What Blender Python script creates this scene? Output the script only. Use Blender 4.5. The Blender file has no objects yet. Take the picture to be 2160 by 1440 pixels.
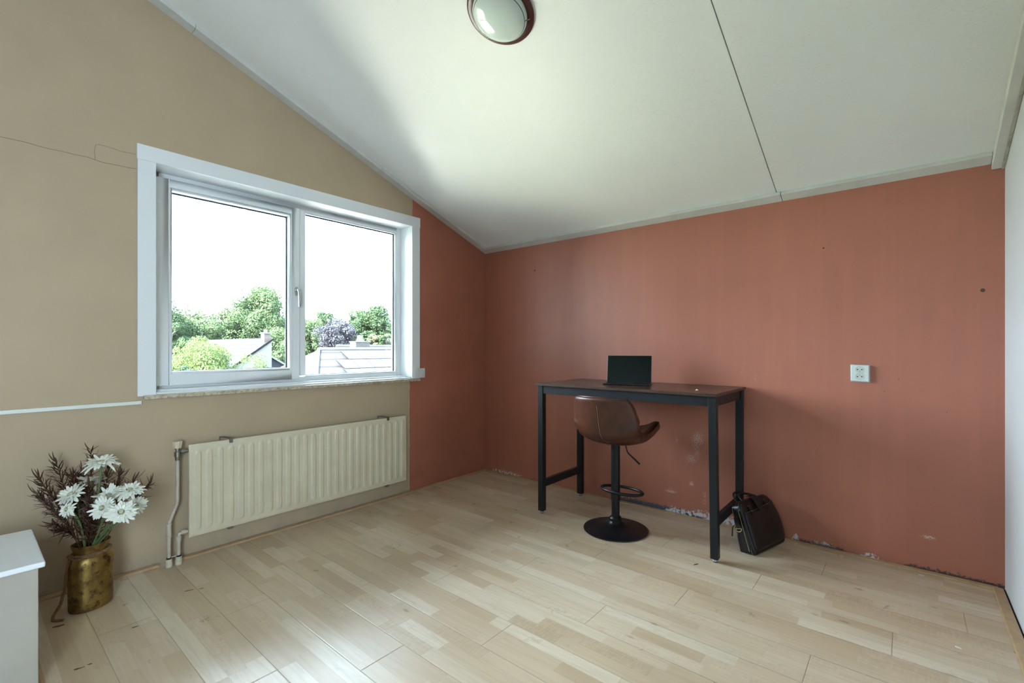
import bpy, bmesh, math, random
import numpy as np
from mathutils import Vector, Matrix
from math import sin, cos, tan, radians as R, pi
random.seed(7)
SC = bpy.context.scene
COL = SC.collection

# ------------------------------------------------------------------ camera, sky, sun, exposure
CAMX, CAMY, CAMZ = 3.086, -3.2638, 1.17
cd = bpy.data.cameras.new('camera'); cam = bpy.data.objects.new('camera', cd); COL.objects.link(cam)
cam.location = (CAMX, CAMY, CAMZ); cam.rotation_euler = (R(90), 0, 0.69961)
cd.sensor_width = 36; cd.lens = 985 / 2160 * 36; cd.shift_y = 13 / 2160; cd.clip_start = .02; cd.clip_end = 400
SC.camera = cam
SC.view_settings.view_transform = 'Standard'; SC.view_settings.look = 'None'
SC.view_settings.gamma = 1; SC.view_settings.use_curve_mapping = False
SC.view_settings.exposure = 2.24
w = bpy.data.worlds.new('sky'); SC.world = w; w.use_nodes = True
bg = w.node_tree.nodes['Background']; bg.inputs[0].default_value = (.70, .845, 1.0, 1); bg.inputs[1].default_value = 9.5
sl = bpy.data.lights.new('sun', 'SUN'); sun = bpy.data.objects.new('sun', sl); COL.objects.link(sun)
sl.energy = 62; sl.angle = R(1.5); sl.color = (1, .95, .85)
sun.rotation_euler = Vector((.0, -.72, .69)).to_track_quat('Z', 'Y').to_euler()
def portal(name, loc, rot, sx, sy):
    l = bpy.data.lights.new(name, 'AREA'); l.shape = 'RECTANGLE'; l.size = sx; l.size_y = sy
    o = bpy.data.objects.new(name, l); COL.objects.link(o); o.location = loc; o.rotation_euler = rot
    l.cycles.is_portal = True
portal('window_portal', (-.26, -1.726, 1.555), (0, R(-90), 0), 1.3, 1.8)

W2 = (-4.42, -3.66, .65, 1.85)      # fill-light window added in wall_right, unseen behind the camera (y0, y1, z0, z1)
portal('fill_window_portal', (3.456 + .21, (W2[0] + W2[1]) / 2, (W2[2] + W2[3]) / 2), (0, R(90), 0), W2[3] - W2[2], W2[1] - W2[0])  # sampling portal for the added fill window

# ------------------------------------------------------------------ node helpers
class NT:
    def __init__(s, name):
        s.m = bpy.data.materials.new(name); s.m.use_nodes = True
        s.t = s.m.node_tree; s.n = s.t.nodes; s.b = s.n['Principled BSDF']
        s.oc = None
    def new(s, typ, **k):
        n = s.n.new(typ)
        for a, v in k.items(): setattr(n, a, v)
        return n
    def link(s, a, b): s.t.links.new(a, b)
    def put(s, sock, v):
        if isinstance(v, bpy.types.NodeSocket): s.link(v, sock)
        elif isinstance(v, (tuple, list)):
            sock.default_value = (*v, 1) if (len(v) == 3 and sock.type == 'RGBA') else v
        else: sock.default_value = v
    def pos(s):
        if not s.oc: s.oc = s.new('ShaderNodeTexCoord').outputs['Object']
        return s.oc
    def sep(s, v=None):
        n = s.new('ShaderNodeSeparateXYZ'); s.put(n.inputs[0], v or s.pos()); return n.outputs
    def comb(s, x=0, y=0, z=0):
        n = s.new('ShaderNodeCombineXYZ')
        for i, v in enumerate((x, y, z)): s.put(n.inputs[i], v)
        return n.outputs[0]
    def ma(s, op, a, b=0., c=None, clamp=False):
        n = s.new('ShaderNodeMath', operation=op, use_clamp=clamp)
        s.put(n.inputs[0], a); s.put(n.inputs[1], b)
        if c is not None: s.put(n.inputs[2], c)
        return n.outputs[0]
    def noise(s, scale, detail=3, rough=.5, v=None, dist=0., out='Fac'):
        n = s.new('ShaderNodeTexNoise'); s.put(n.inputs['Vector'], v or s.pos())
        n.inputs['Scale'].default_value = scale; n.inputs['Detail'].default_value = detail
        n.inputs['Roughness'].default_value = rough; n.inputs['Distortion'].default_value = dist
        return n.outputs[out]
    def wn(s, v, out='Value'):
        n = s.new('ShaderNodeTexWhiteNoise', noise_dimensions='3D'); s.put(n.inputs['Vector'], v); return n.outputs[out]
    def mix(s, f, a, b, mode='MIX'):
        n = s.new('ShaderNodeMix', data_type='RGBA', blend_type=mode)
        s.put(n.inputs[0], f); s.put(n.inputs[6], a); s.put(n.inputs[7], b); return n.outputs[2]
    def mr(s, v, a, b, c=0., d=1., smooth=False):
        n = s.new('ShaderNodeMapRange'); n.interpolation_type = 'SMOOTHSTEP' if smooth else 'LINEAR'
        for i, x in enumerate((v, a, b, c, d)): s.put(n.inputs[i], x)
        return n.outputs[0]
    def bump(s, h, strength=.2, dist=.002):
        n = s.new('ShaderNodeBump'); n.inputs['Strength'].default_value = strength; n.inputs['Distance'].default_value = dist
        s.put(n.inputs['Height'], h); s.link(n.outputs[0], s.b.inputs['Normal']); return n
    def set(s, **k):
        for a, v in k.items(): s.put(s.b.inputs[{'col': 'Base Color', 'rough': 'Roughness', 'metal': 'Metallic', 'spec': 'Specular IOR Level',
            'coat': 'Coat Weight', 'crough': 'Coat Roughness', 'trans': 'Transmission Weight', 'sheen': 'Sheen Weight'}[a]], v)
        return s

MATS = {}
def plain(name, col, rough=.5, metal=0., var=.06, vs=12., bump=0., bs=200., spec=.5, coat=0.):
    if name in MATS: return MATS[name]
    t = NT(name)
    c2 = tuple(x * (1 - var * 2) for x in col)
    t.set(col=t.mix(t.mr(t.noise(vs, 4, .6), .3, .7), col, c2), rough=rough, metal=metal, spec=spec, coat=coat)
    if bump: t.bump(t.noise(bs, 3), bump, .001)
    MATS[name] = t.m
    return t.m

# ------------------------------------------------------------------ mesh helpers
class MB:
    def __init__(s): s.v = []; s.f = []
    def add(s, vs, fs):
        b = len(s.v); s.v += [tuple(p) for p in vs]; s.f += [tuple(i + b for i in f) for f in fs]; return s
    def box(s, a, b, bev=0):
        x0, y0, z0 = [min(p, q) for p, q in zip(a, b)]; x1, y1, z1 = [max(p, q) for p, q in zip(a, b)]
        vs = [(x0, y0, z0), (x1, y0, z0), (x1, y1, z0), (x0, y1, z0), (x0, y0, z1), (x1, y0, z1), (x1, y1, z1), (x0, y1, z1)]
        return s.add(vs, [(0, 3, 2, 1), (4, 5, 6, 7), (0, 1, 5, 4), (1, 2, 6, 5), (2, 3, 7, 6), (3, 0, 4, 7)])
    def prism(s, poly, axis, a, b):
        """poly: 2-D points; axis 'x': (y,z), 'y': (x,z), 'z': (x,y); extruded a..b"""
        n = len(poly)
        def m(p, h): return {'x': (h, p[0], p[1]), 'y': (p[0], h, p[1]), 'z': (p[0], p[1], h)}[axis]
        vs = [m(p, a) for p in poly] + [m(p, b) for p in poly]
        fs = [tuple(range(n))[::-1], tuple(range(n, 2 * n))] + [(i, (i + 1) % n, (i + 1) % n + n, i + n) for i in range(n)]
        return s.add(vs, fs)
    def tube(s, pts, r, n=10, caps=True, closed=False):
        pts = [Vector(p) for p in pts]; m = len(pts)
        rr = r if isinstance(r, (list, tuple)) else [r] * m
        prev = None; rings = []
        for i, p in enumerate(pts):
            if closed: t = pts[(i + 1) % m] - pts[i - 1]
            else: t = pts[min(i + 1, m - 1)] - pts[max(i - 1, 0)]
            t.normalize()
            if prev is None:
                u = t.orthogonal().normalized()
            else:
                u = prev - t * prev.dot(t)
                u = u.normalized() if u.length > 1e-6 else t.orthogonal().normalized()
            prev = u; w_ = t.cross(u)
            rings.append([p + (u * cos(2 * pi * k / n) + w_ * sin(2 * pi * k / n)) * rr[i] for k in range(n)])
        vs = [q for ring in rings for q in ring]; fs = []
        for i in range(m if closed else m - 1):
            j = (i + 1) % m
            for k in range(n): fs.append((i * n + k, i * n + (k + 1) % n, j * n + (k + 1) % n, j * n + k))
        if caps and not closed: fs += [tuple(range(n))[::-1], tuple((m - 1) * n + k for k in range(n))]
        return s.add(vs, fs)
    def lathe(s, prof, c=(0, 0, 0), n=48, sx=1., sy=1., M=None, rot=0.):
        """prof: (radius, z)"""
        vs = []; c = Vector(c)
        for r, z in prof:
            for k in range(n):
                a = 2 * pi * k / n; x, y = r * cos(a) * sx, r * sin(a) * sy
                x, y = x * cos(rot) - y * sin(rot), x * sin(rot) + y * cos(rot)
                p = Vector((x, y, z)); p = (M @ p) if M else p; vs.append(c + p)
        fs = []; m = len(prof)
        for i in range(m - 1):
            for k in range(n): fs.append((i * n + k, i * n + (k + 1) % n, (i + 1) * n + (k + 1) % n, (i + 1) * n + k))
        if prof[0][0] > 1e-4: fs.append(tuple(range(n))[::-1])
        if prof[-1][0] > 1e-4: fs.append(tuple((m - 1) * n + k for k in range(n)))
        return s.add(vs, fs)
    def grid(s, P, closeu=False):
        nu = len(P); nv = len(P[0]); vs = [q for row in P for q in row]; fs = []
        for i in range(nu if closeu else nu - 1):
            for j in range(nv - 1):
                fs.append((i * nv + j, ((i + 1) % nu) * nv + j, ((i + 1) % nu) * nv + j + 1, i * nv + j + 1))
        return s.add(vs, fs)
    def xf(s, M): s.v = [tuple(M @ Vector(p)) for p in s.v]; return s
    def build(s, name, mat, parent=None, smooth=False, bevel=0., segs=2, ang=35):
        me = bpy.data.meshes.new(name); me.from_pydata(s.v, [], s.f)
        bm = bmesh.new(); bm.from_mesh(me)
        bmesh.ops.remove_doubles(bm, verts=bm.verts, dist=1e-6)
        bmesh.ops.recalc_face_normals(bm, faces=bm.faces)
        if bevel:
            es = [e for e in bm.edges if len(e.link_faces) == 2 and e.calc_face_angle(0) > R(30)]
            bmesh.ops.bevel(bm, geom=es, offset=bevel, segments=segs, profile=.6, affect='EDGES', clamp_overlap=True)
        bm.to_mesh(me); bm.free()
        if mat:
            for m_ in (mat if isinstance(mat, (list, tuple)) else [mat]): me.materials.append(m_)
        o = bpy.data.objects.new(name, me); COL.objects.link(o)
        if smooth or bevel:
            me.polygons.foreach_set('use_smooth', [True] * len(me.polygons))
            me.set_sharp_from_angle(angle=R(ang if not bevel else 60))
        if bevel:
            wn_ = o.modifiers.new('wn', 'WEIGHTED_NORMAL'); wn_.keep_sharp = True
        if parent:
            o.parent = parent
            l = parent
            off = Vector((0, 0, 0))
            while l: off += l.location; l = l.parent
            me.transform(Matrix.Translation(-off))     # geometry is given in place; the parent sits at the thing's base
        return o
def empty(name, loc): 
    o = bpy.data.objects.new(name, None); COL.objects.link(o); o.location = loc; o.empty_display_size = .05; return o
def tag(o, label, cat, group=None, kind=None):
    if label: o['label'] = label
    if cat: o['category'] = cat
    if group: o['group'] = group
    if kind: o['kind'] = kind
    return o
def struct(o, label=None):
    o['kind'] = 'structure'
    if label: o['label'] = label
    return o

# ------------------------------------------------------------------ room dimensions
XC = 3.456            # wall_right
YB = -4.5             # wall behind the camera
S20 = tan(R(20)); ZT = 2.068; ZC = ZT + .022 / cos(R(20))
def cz(y, base=ZC): return base - S20 * y
WY0, WY1, WZ0, WZ1 = -2.5765, -.876, .925, 2.16     # window opening inside the casing

# ------------------------------------------------------------------ wall materials
BEIGE = (.46, .356, .238); RED = (.42, .150, .094)
def wall_paint(name):
    t = NT(name); x, y, z = t.sep()
    rip = t.ma('ADD', t.ma('MULTIPLY', t.ma('SUBTRACT', t.noise(9, 4, .7), .5), .035), t.mr(z, .9, 2.2, -.893, -.862))
    m = t.ma('GREATER_THAN', y, rip)
    edge = t.ma('LESS_THAN', t.ma('ABSOLUTE', t.ma('SUBTRACT', y, rip)), .0035)
    spot = t.noise(2.2, 5, .6)
    be = t.mix(t.mr(spot, .35, .7), BEIGE, tuple(c * .93 for c in BEIGE))
    # grey skirting-height grime on the bare plaster, and small specks
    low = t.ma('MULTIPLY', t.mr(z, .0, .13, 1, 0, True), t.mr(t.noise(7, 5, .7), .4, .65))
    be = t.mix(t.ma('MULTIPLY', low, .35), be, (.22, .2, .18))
    be = t.mix(t.ma('GREATER_THAN', t.noise(38, 2, .5), .80), be, (.18, .16, .13))
    re = t.mix(t.mr(t.noise(3, 5, .6), .3, .7), RED, tuple(c * .86 for c in RED))
    be = t.mix(t.ma('MULTIPLY', edge, .7), be, (.55, .5, .42))
    t.set(col=t.mix(m, be, re), rough=.62, spec=.3)
    t.bump(t.noise(170, 3, .6), .25, .0012)
    return t.m
def red_wall(name):
    t = NT(name); x, y, z = t.sep()
    col = t.mix(t.mr(t.noise(2.4, 5, .6), .3, .7), RED, tuple(c * .9 for c in RED))
    streak = t.noise(1, 4, .6, v=t.comb(t.ma('MULTIPLY', x, 16), 0, t.ma('MULTIPLY', z, .9)))
    col = t.mix(t.ma('MULTIPLY', t.mr(streak, .45, .75), .25), col, tuple(c * 1.25 for c in RED))
    wht = (.72, .70, .70)
    fine = t.noise(190, 4, .75); mid = t.noise(60, 5, .75)
    tot = None
    for cx, czz, rx, rz, th in ((2.000, .545, .050, .065, .53), (1.985, .49, .035, .04, .56), (1.955, .405, .055, .045, .54), (1.995, .445, .03, .05, .55),
                            (1.857, .52, .02, .045, .57), (1.813, .150, .05, .012, .5), (1.815, .165, .06, .03, .6), (1.957, .230, .02, .02, .5), (2.048, .17, .018, .05, .55),
                            (2.046, .125, .03, .025, .56), (2.09, .42, .07, .16, .63), (2.58, .10, .05, .05, .62), (2.36, .98, .02, .05, .6),
                            (3.18, .18, .03, .012, .5), (2.75, .21, .05, .08, .66), (2.28, 1.02, .015, .05, .6), (1.95, .32, .015, .08, .6), (2.2,.12,.06,.05,.6)):
        dx = t.ma('DIVIDE', t.ma('SUBTRACT', x, cx), rx); dz = t.ma('DIVIDE', t.ma('SUBTRACT', z, czz), rz)
        d = t.ma('ADD', t.ma('MULTIPLY', dx, dx), t.ma('MULTIPLY', dz, dz))
        k = t.ma('GREATER_THAN', fine, t.ma('ADD', th, t.ma('MULTIPLY', d, .1)))
        k = t.ma('MULTIPLY', k, t.ma('LESS_THAN', d, 1.6))
        tot = k if tot is None else t.ma('MAXIMUM', tot, k)
    col = t.mix(t.ma('MULTIPLY', tot, .8), col, wht)
    # chipped strip just above the floor: dark blue old paint, then white filler
    def seg(a, b): return t.ma('MULTIPLY', t.ma('GREATER_THAN', x, a), t.ma('LESS_THAN', x, b))
    hgt = t.mr(mid, .35, .65, .0, .045)
    def ramp(a, b, w_=.08):
        w_ = min(w_, (b - a) / 2); return t.ma('MULTIPLY', t.mr(x, a, a + w_, 0, 1, True), t.mr(x, b - w_, b, 1, 0, True))
    blue = t.ma('LESS_THAN', z, t.ma('MULTIPLY', t.ma('ADD', hgt, .014), ramp(1.30, 2.1, .2)))
    col = t.mix(t.ma('MULTIPLY', blue, .9), col, (.03, .075, .12))
    chip = t.ma('GREATER_THAN', t.noise(45, 3, .7), .47)
    for a, b, h in ((1.74, 2.0, .016), (1.90, 2.30, .032), (.06, .50, .004), (2.55, 2.61, .02), (2.62, 2.82, .006), (2.86, 3.02, .002)):
        ww = t.ma('MULTIPLY', t.ma('LESS_THAN', z, t.ma('MULTIPLY', t.ma('ADD', t.ma('MULTIPLY', hgt, 1.1), h - .004), ramp(a, b))), chip)
        col = t.mix(t.ma('MULTIPLY', ww, .9), col, (.66, .68, .72))
    blk = t.ma('LESS_THAN', z, t.ma('MULTIPLY', t.ma('ADD', t.ma('MULTIPLY', hgt, .7), .003), t.ma('MAXIMUM', ramp(2.54, 2.87), ramp(3.05, 3.6))))
    col = t.mix(t.ma('MULTIPLY', blk, .85), col, (.03, .03, .035))
    spots = None
    for cx, czz, r in ((.60, 1.848, .008), (2.721, 1.7525, .005), (3.38, 1.4535, .009), (3.0, .93, .002), (3.06, 1.0, .0026), (3.25, .84, .002), (1.2, 1.75, .002)):
        dx = t.ma('SUBTRACT', x, cx); dz = t.ma('SUBTRACT', z, czz)
        k = t.ma('LESS_THAN', t.ma('ADD', t.ma('MULTIPLY', dx, dx), t.ma('MULTIPLY', dz, dz)), r * r)
        spots = k if spots is None else t.ma('MAXIMUM', spots, k)
    col = t.mix(spots, col, (.06, .025, .02))
    t.set(col=col, rough=.40, spec=.55)
    t.bump(t.ma('ADD', t.noise(170, 3, .6), t.ma('MULTIPLY', streak, .5)), .3, .0014)
    return t.m
def ceil_mat():
    t = NT('ceiling_plaster')
    v = t.new('ShaderNodeTexVoronoi'); t.link(t.pos(), v.inputs['Vector']); v.inputs['Scale'].default_value = 60
    h = t.ma('ADD', t.noise(130, 3, .6), t.mr(v.outputs['Distance'], .0, .35, .9, 0))
    t.set(col=t.mix(t.mr(t.noise(1.5, 4), .3, .7), (.80, .805, .78), (.77, .775, .75)), rough=.75, spec=.25)
    t.bump(h, .4, .0022); return t.m
def floor_mat():
    t = NT('maple_laminate'); x, y, z = t.sep()
    r = t.ma('ADD', y, 2.13 + .192 * 40)
    k = t.ma('FLOOR', t.ma('DIVIDE', r, .192)); s = t.ma('FLOOR', t.ma('DIVIDE', r, .064))
    px = t.ma('DIVIDE', t.ma('SUBTRACT', t.ma('ADD', x, t.ma('MULTIPLY', t.ma('SUBTRACT', k, 40), .527)), 1.05), 1.29)
    pl = t.ma('FLOOR', px); pf = t.ma('FRACT', px)
    h1 = t.wn(t.comb(s, 3.3, 1))
    u = t.ma('ADD', t.ma('DIVIDE', x, .40), t.ma('MULTIPLY', h1, 9))
    u = t.ma('ADD', u, t.ma('MULTIPLY', t.ma('SINE', t.ma('ADD', t.ma('MULTIPLY', u, 2.3), s)), .32))
    cell = t.ma('FLOOR', u)
    c = t.wn(t.comb(s, cell, 5)); c2 = t.wn(t.comb(cell, s, 9))
    off = t.comb(t.ma('MULTIPLY', c2, 30), t.ma('MULTIPLY', c, 30), 0)
    gv = t.new('ShaderNodeVectorMath', operation='ADD'); t.put(gv.inputs[0], t.comb(t.ma('MULTIPLY', x, 2.2), t.ma('MULTIPLY', y, 34), 0)); t.link(off, gv.inputs[1])
    grain = t.noise(1.6, 5, .62, v=gv.outputs[0], dist=.4)
    gv2 = t.new('ShaderNodeVectorMath', operation='ADD'); t.put(gv2.inputs[0], t.comb(t.ma('MULTIPLY', x, 1.3), t.ma('MULTIPLY', y, 9), 0)); t.link(off, gv2.inputs[1])
    rings = t.ma('FRACT', t.ma('MULTIPLY', t.noise(1.3, 2, .5, v=gv2.outputs[0], dist=.6), 11))
    col = t.new('ShaderNodeValToRGB'); t.put(col.inputs[0], c); e = col.color_ramp.elements
    e[0].position = 0; e[0].color = (.47, .345, .22, 1); e[1].position = 1; e[1].color = (.66, .565, .435, 1)
    for p, cc in ((.25, (.54, .415, .28, 1)), (.6, (.57, .45, .315, 1)), (.85, (.61, .50, .365, 1))):
        q = e.new(p); q.color = cc
    cc = t.mix(t.ma('MULTIPLY', t.mr(grain, .42, .72), .32), col.outputs[0], (.33, .215, .125))
    cc = t.mix(t.ma('MULTIPLY', t.mr(rings, .75, 1.0), t.mr(c2, .5, .9, 0, .3)), cc, (.33, .21, .12))
    # flamed figure in a few strips
    flame = t.noise(1, 3, .6, v=t.comb(t.ma('MULTIPLY', x, 95), t.ma('MULTIPLY', y, 20), 0))
    cc = t.mix(t.ma('MULTIPLY', t.ma('GREATER_THAN', c2, .78), t.mr(flame, .45, .7, 0, .28)), cc, (.72, .6, .46))
    # knots
    kn = t.new('ShaderNodeTexVoronoi'); t.put(kn.inputs['Vector'], t.comb(t.ma('MULTIPLY', x, 3.1), t.ma('MULTIPLY', y, 7), 0)); kn.inputs['Scale'].default_value = 1
    kk = t.ma('MULTIPLY', t.mr(kn.outputs['Distance'], .03, .085, 1, 0), t.ma('GREATER_THAN', t.wn(kn.outputs['Position']), .35))
    cc = t.mix(t.ma('MULTIPLY', kk, .6), cc, (.17, .10, .06))
    def line(fr, wd): 
        a = t.ma('ABSOLUTE', t.ma('SUBTRACT', fr, .5)); return t.ma('GREATER_THAN', a, .5 - wd)
    rf = t.ma('FRACT', t.ma('DIVIDE', r, .192)); sf = t.ma('FRACT', t.ma('DIVIDE', r, .064)); uf = t.ma('FRACT', u)
    j = t.ma('MAXIMUM', line(rf, .005), line(pf, .0009))
    cc = t.mix(t.ma('MULTIPLY', j, .55), cc, (.14, .09, .05))
    sub = t.ma('MAXIMUM', line(sf, .010), line(uf, .0025)); cc = t.mix(t.ma('MULTIPLY', sub, .12), cc, (.2, .13, .08))
    t.set(col=cc, rough=t.mr(t.noise(6, 5, .7), .3, .7, .27, .31), spec=.5, coat=.5, crough=.5)
    jl = t.ma('MAXIMUM', t.mr(t.ma('ABSOLUTE', t.ma('SUBTRACT', rf, .5)), .484, .5, 0, 1), t.mr(t.ma('ABSOLUTE', t.ma('SUBTRACT', pf, .5)), .4975, .5, 0, 1))
    wav = t.noise(1.1, 2, .5)
    n = t.bump(t.ma('SUBTRACT', t.ma('ADD', t.ma('MULTIPLY', grain, .06), t.ma('MULTIPLY', wav, 1.2)), t.ma('MULTIPLY', jl, 1)), .5, .002)
    return t.m
M_wallA = wall_paint('two_tone_wall_paint'); M_red = red_wall('brick_red_wall_paint'); M_ceil = ceil_mat(); M_floor = floor_mat()
M_white_wall = plain('pale_wall_paint', (.62, .62, .61), .6, var=.03, vs=3, bump=.2, bs=180, spec=.3)
M_pvc = plain('white_window_plastic', (.74, .76, .77), .42, var=.01, vs=3, spec=.35)
M_trim = plain('painted_ceiling_batten', (.66, .66, .62), .55, var=.06, vs=9, bump=.1, bs=120)
M_marble = plain('beige_marble', (.55, .48, .36), .35, var=.2, vs=40)
M_wood_mould = plain('beech_moulding', (.50, .33, .18), .38, var=.12, vs=20)
M_gasket = plain('black_gasket', (.015, .03, .035), .5)
M_dark_gap = plain('dark_gap', (.01, .01, .01), .9)

# ------------------------------------------------------------------ room shell
T_ = .25
f = MB().box((-T_, YB - .2, -.2), (XC + .2, .2, 0)).build('floor', M_floor); struct(f)
wl = MB()
wl.prism([(YB - .2, 0), (-2.60, 0), (-2.60, cz(-2.60, ZC + .05)), (YB - .2, cz(YB - .2, ZC + .05))], 'x', -T_, 0)
wl.prism([(-2.60, 0), (-.855, 0), (-.855, .90), (-2.60, .90)], 'x', -T_, 0)
wl.prism([(-2.60, 2.185), (-.855, 2.185), (-.855, cz(-.855, ZC + .05)), (-2.60, cz(-2.60, ZC + .05))], 'x', -T_, 0)
wl.prism([(-.855, 0), (.2, 0), (.2, cz(.2, ZC + .05)), (-.855, cz(-.855, ZC + .05))], 'x', -T_, 0)
wall_left = struct(wl.build('wall_left', M_wallA))
def crack(pts, r):
    return MB().tube([(.0002, y, z) for y, z in pts], r, 5)
ck = crack([(-3.30, 2.115), (-3.14, 2.1102), (-3.06, 2.112), (-3.02, 2.108), (-2.9825, 2.1068), (-2.94, 2.1092), (-2.9, 2.1075), (-2.849, 2.1105), (-2.831, 2.1066), (-2.7956, 2.101), (-2.73, 2.1036), (-2.69, 2.1045), (-2.6575, 2.108)], .0009)
ck.tube([(.0002, y, z) for y, z in ((-2.8225, 2.108), (-2.8215, 2.1188), (-2.8243, 2.1489), (-2.822, 2.165), (-2.8189, 2.1813), (-2.807, 2.186), (-2.7829, 2.1862), (-2.75, 2.184), (-2.7215, 2.1796), (-2.68, 2.183), (-2.6595, 2.182))], .0007, 5)
ck.build('wall_crack', plain('crack_shadow', (.12, .10, .07), .9), wall_left)
wr = MB().box((-T_, 0, 0), (XC + .2, .2, 2.3)).build('wall_back', M_red); struct(wr)
w3 = MB().prism([(YB - .2, 0), (W2[0], 0), (W2[0], cz(W2[0], ZC + .05)), (YB - .2, cz(YB - .2, ZC + .05))], 'x', XC, XC + .2)
w3.prism([(W2[0], 0), (W2[1], 0), (W2[1], W2[2]), (W2[0], W2[2])], 'x', XC, XC + .2)
w3.prism([(W2[0], W2[3]), (W2[1], W2[3]), (W2[1], cz(W2[1], ZC + .05)), (W2[0], cz(W2[0], ZC + .05))], 'x', XC, XC + .2)
w3.prism([(W2[1], 0), (.2, 0), (.2, cz(.2, ZC + .05)), (W2[1], cz(W2[1], ZC + .05))], 'x', XC, XC + .2)
struct(w3.build('wall_right', M_white_wall))
w4 = MB().box((-T_, YB - .2, 0), (XC + .2, YB, 4.2)).build('wall_front', M_white_wall); struct(w4)
cm = MB()
for x0, x1 in ((-T_, 2.486), (2.491, XC + .2)):
    cm.prism([(YB - .2, cz(YB - .2)), (.2, cz(.2)), (.2, cz(.2) + .1), (YB - .2, cz(YB - .2) + .1)], 'x', x0, x1)
ceiling = struct(cm.build('ceiling', M_ceil))
MB().prism([(YB - .2, cz(YB - .2) + .012), (.2, cz(.2) + .012), (.2, cz(.2) + .09), (YB - .2, cz(YB - .2) + .09)], 'x', 2.4862, 2.4908).build('panel_gap', M_dark_gap, ceiling)

# ceiling battens (trim)
def batten_y(name, x0, x1):       # along the back wall, lying under the slope
    t = Vector((0, -cos(R(20)), sin(R(20)))) * .07; n = Vector((0, sin(R(20)), cos(R(20)))) * .022
    a = Vector((0, -.001, ZT)); pts = [a, a + t, a + t + n, a + n * 1.0]
    return MB().prism([(p.y, p.z) for p in pts], 'x', x0, x1).build(name, M_trim, bevel=.0015)
struct(batten_y('trim_1', .001, 2.5105)); struct(batten_y('trim_1', 2.5135, XC - .048)).name = 'trim_2'
def batten_x(name, x0, x1, y0, y1, drop=0., mat=None):
    return MB().prism([(y1, cz(y1, ZT - drop)), (y0, cz(y0, ZT - drop)), (y0, cz(y0, ZC)), (y1, cz(y1, ZC))], 'x', x0, x1).build(name, mat or M_trim, bevel=.0015)
ys = [-.004, -1.205, -2.41, YB + .01]
for i in range(3): struct(batten_x('trim_%d' % (3 + i), .001, .07, ys[i + 1] + .001, ys[i] - (.06 if i == 0 else .001)))
struct(batten_x('trim_6', XC - .046, XC - .012, YB + .01, -.002, .028))
struct(batten_x('trim_7', XC - .012, XC - .001, YB + .01, -.002, .034, plain('stained_batten_edge', (.50, .48, .42), .6, var=.2, vs=25)))

# baseboards: flat rounded beech mouldings lying against the walls
def mould(name, axis, a, b, lo, hi, h=.011):
    prof = [(lo, .0), (hi, 0), (hi, h * .75), (hi + (lo - hi) * .12, h), (lo + (hi - lo) * .12, h), (lo, h * .8)]
    if axis == 'y': m = MB().prism([(p, z) for p, z in prof], 'y', a, b)
    else: m = MB().prism([(p, z) for p, z in prof], 'x', a, b)
    return struct(m.build(name, M_wood_mould, bevel=.001))
mould('baseboard_left', 'y', -2.47, -.012, .004, .043)
mould('baseboard_left', 'y', YB + .01, -2.57, .004, .043)
mould('baseboard_back', 'x', .045, XC - .024, -.043, -.004, .010)
mould('baseboard_right', 'y', YB + .01, -.02, XC - .007, XC - .046, .011)
# dark gap line beside the right moulding
MB().box((XC - .007, YB + .02, .0005), (XC - .0005, -.01, .003)).build('baseboard_gap', M_dark_gap, bpy.data.objects['baseboard_right'])

# ------------------------------------------------------------------ window
win = struct(empty('window_1', (0, -1.726, .917)))
cs = MB()
cs.box((0.0005, WY0 - .079, .914), (.013, WY0, WZ1)); cs.box((0.0005, WY1, .9175), (.013, -.797, WZ1))
cs.box((0.0005, WY0 - .0815, WZ1), (.0155, -.7945, 2.2405))
cs.build('casing', M_pvc, win, bevel=.0012)
rv = MB()
rv.box((-.21, WY0 - .022, .93), (.0003, WY0, WZ1 + .022)); rv.box((-.21, WY1, .93), (.0003, WY1 + .02, WZ1 + .022)); rv.box((-.21, WY0, WZ1), (.0003, WY1, WZ1 + .022))
rv.build('reveal_lining', M_pvc, win)
def rect_frame(mb, x0, x1, y0, y1, z0, z1, w0, w1, w2, w3):   # widths left,right,bottom,top
    mb.box((x0, y0, z0), (x1, y0 + w0, z1)); mb.box((x0, y1 - w1, z0), (x1, y1, z1))
    mb.box((x0, y0 + w0, z0), (x1, y1 - w1, z0 + w2)); mb.box((x0, y0 + w0, z1 - w3), (x1, y1 - w1, z1)); return mb
fr = rect_frame(MB(), -.215, -.142, WY0, WY1, .935, WZ1, .045, .038, .032, .041)
fr.box((-.215, -1.755, .975), (-.142, -1.687, 2.12))
fr.build('frame', M_pvc, win, bevel=.002)
sa = rect_frame(MB(), -.19, -.115, -2.55, -1.74, .9545, 2.13, .0615, .0515, .064, .0485)
sash = sa.build('sash', M_pvc, win, bevel=.003)
bl = rect_frame(MB(), -.160, -.1165, -2.4885, -1.7915, 1.0185, 2.0815, .015, .015, .015, .015)
bl.build('glazing_bead', M_pvc, sash, bevel=.001)
br = rect_frame(MB(), -.167, -.1435, -1.687, -.914, .967, 2.119, .002, .013, .0085, .006)
br.build('glazing_bead', M_pvc, win, bevel=.001)
gk = rect_frame(MB(), -.166, -.1605, -2.474, -1.806, 1.033, 2.067, .004, .009, .004, .009); gk.build('gasket', M_gasket, sash)
gk = rect_frame(MB(), -.173, -.1675, -1.686, -.926, .975, 2.114, .004, .010, .004, .009); gk.build('gasket', M_gasket, win)
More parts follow.
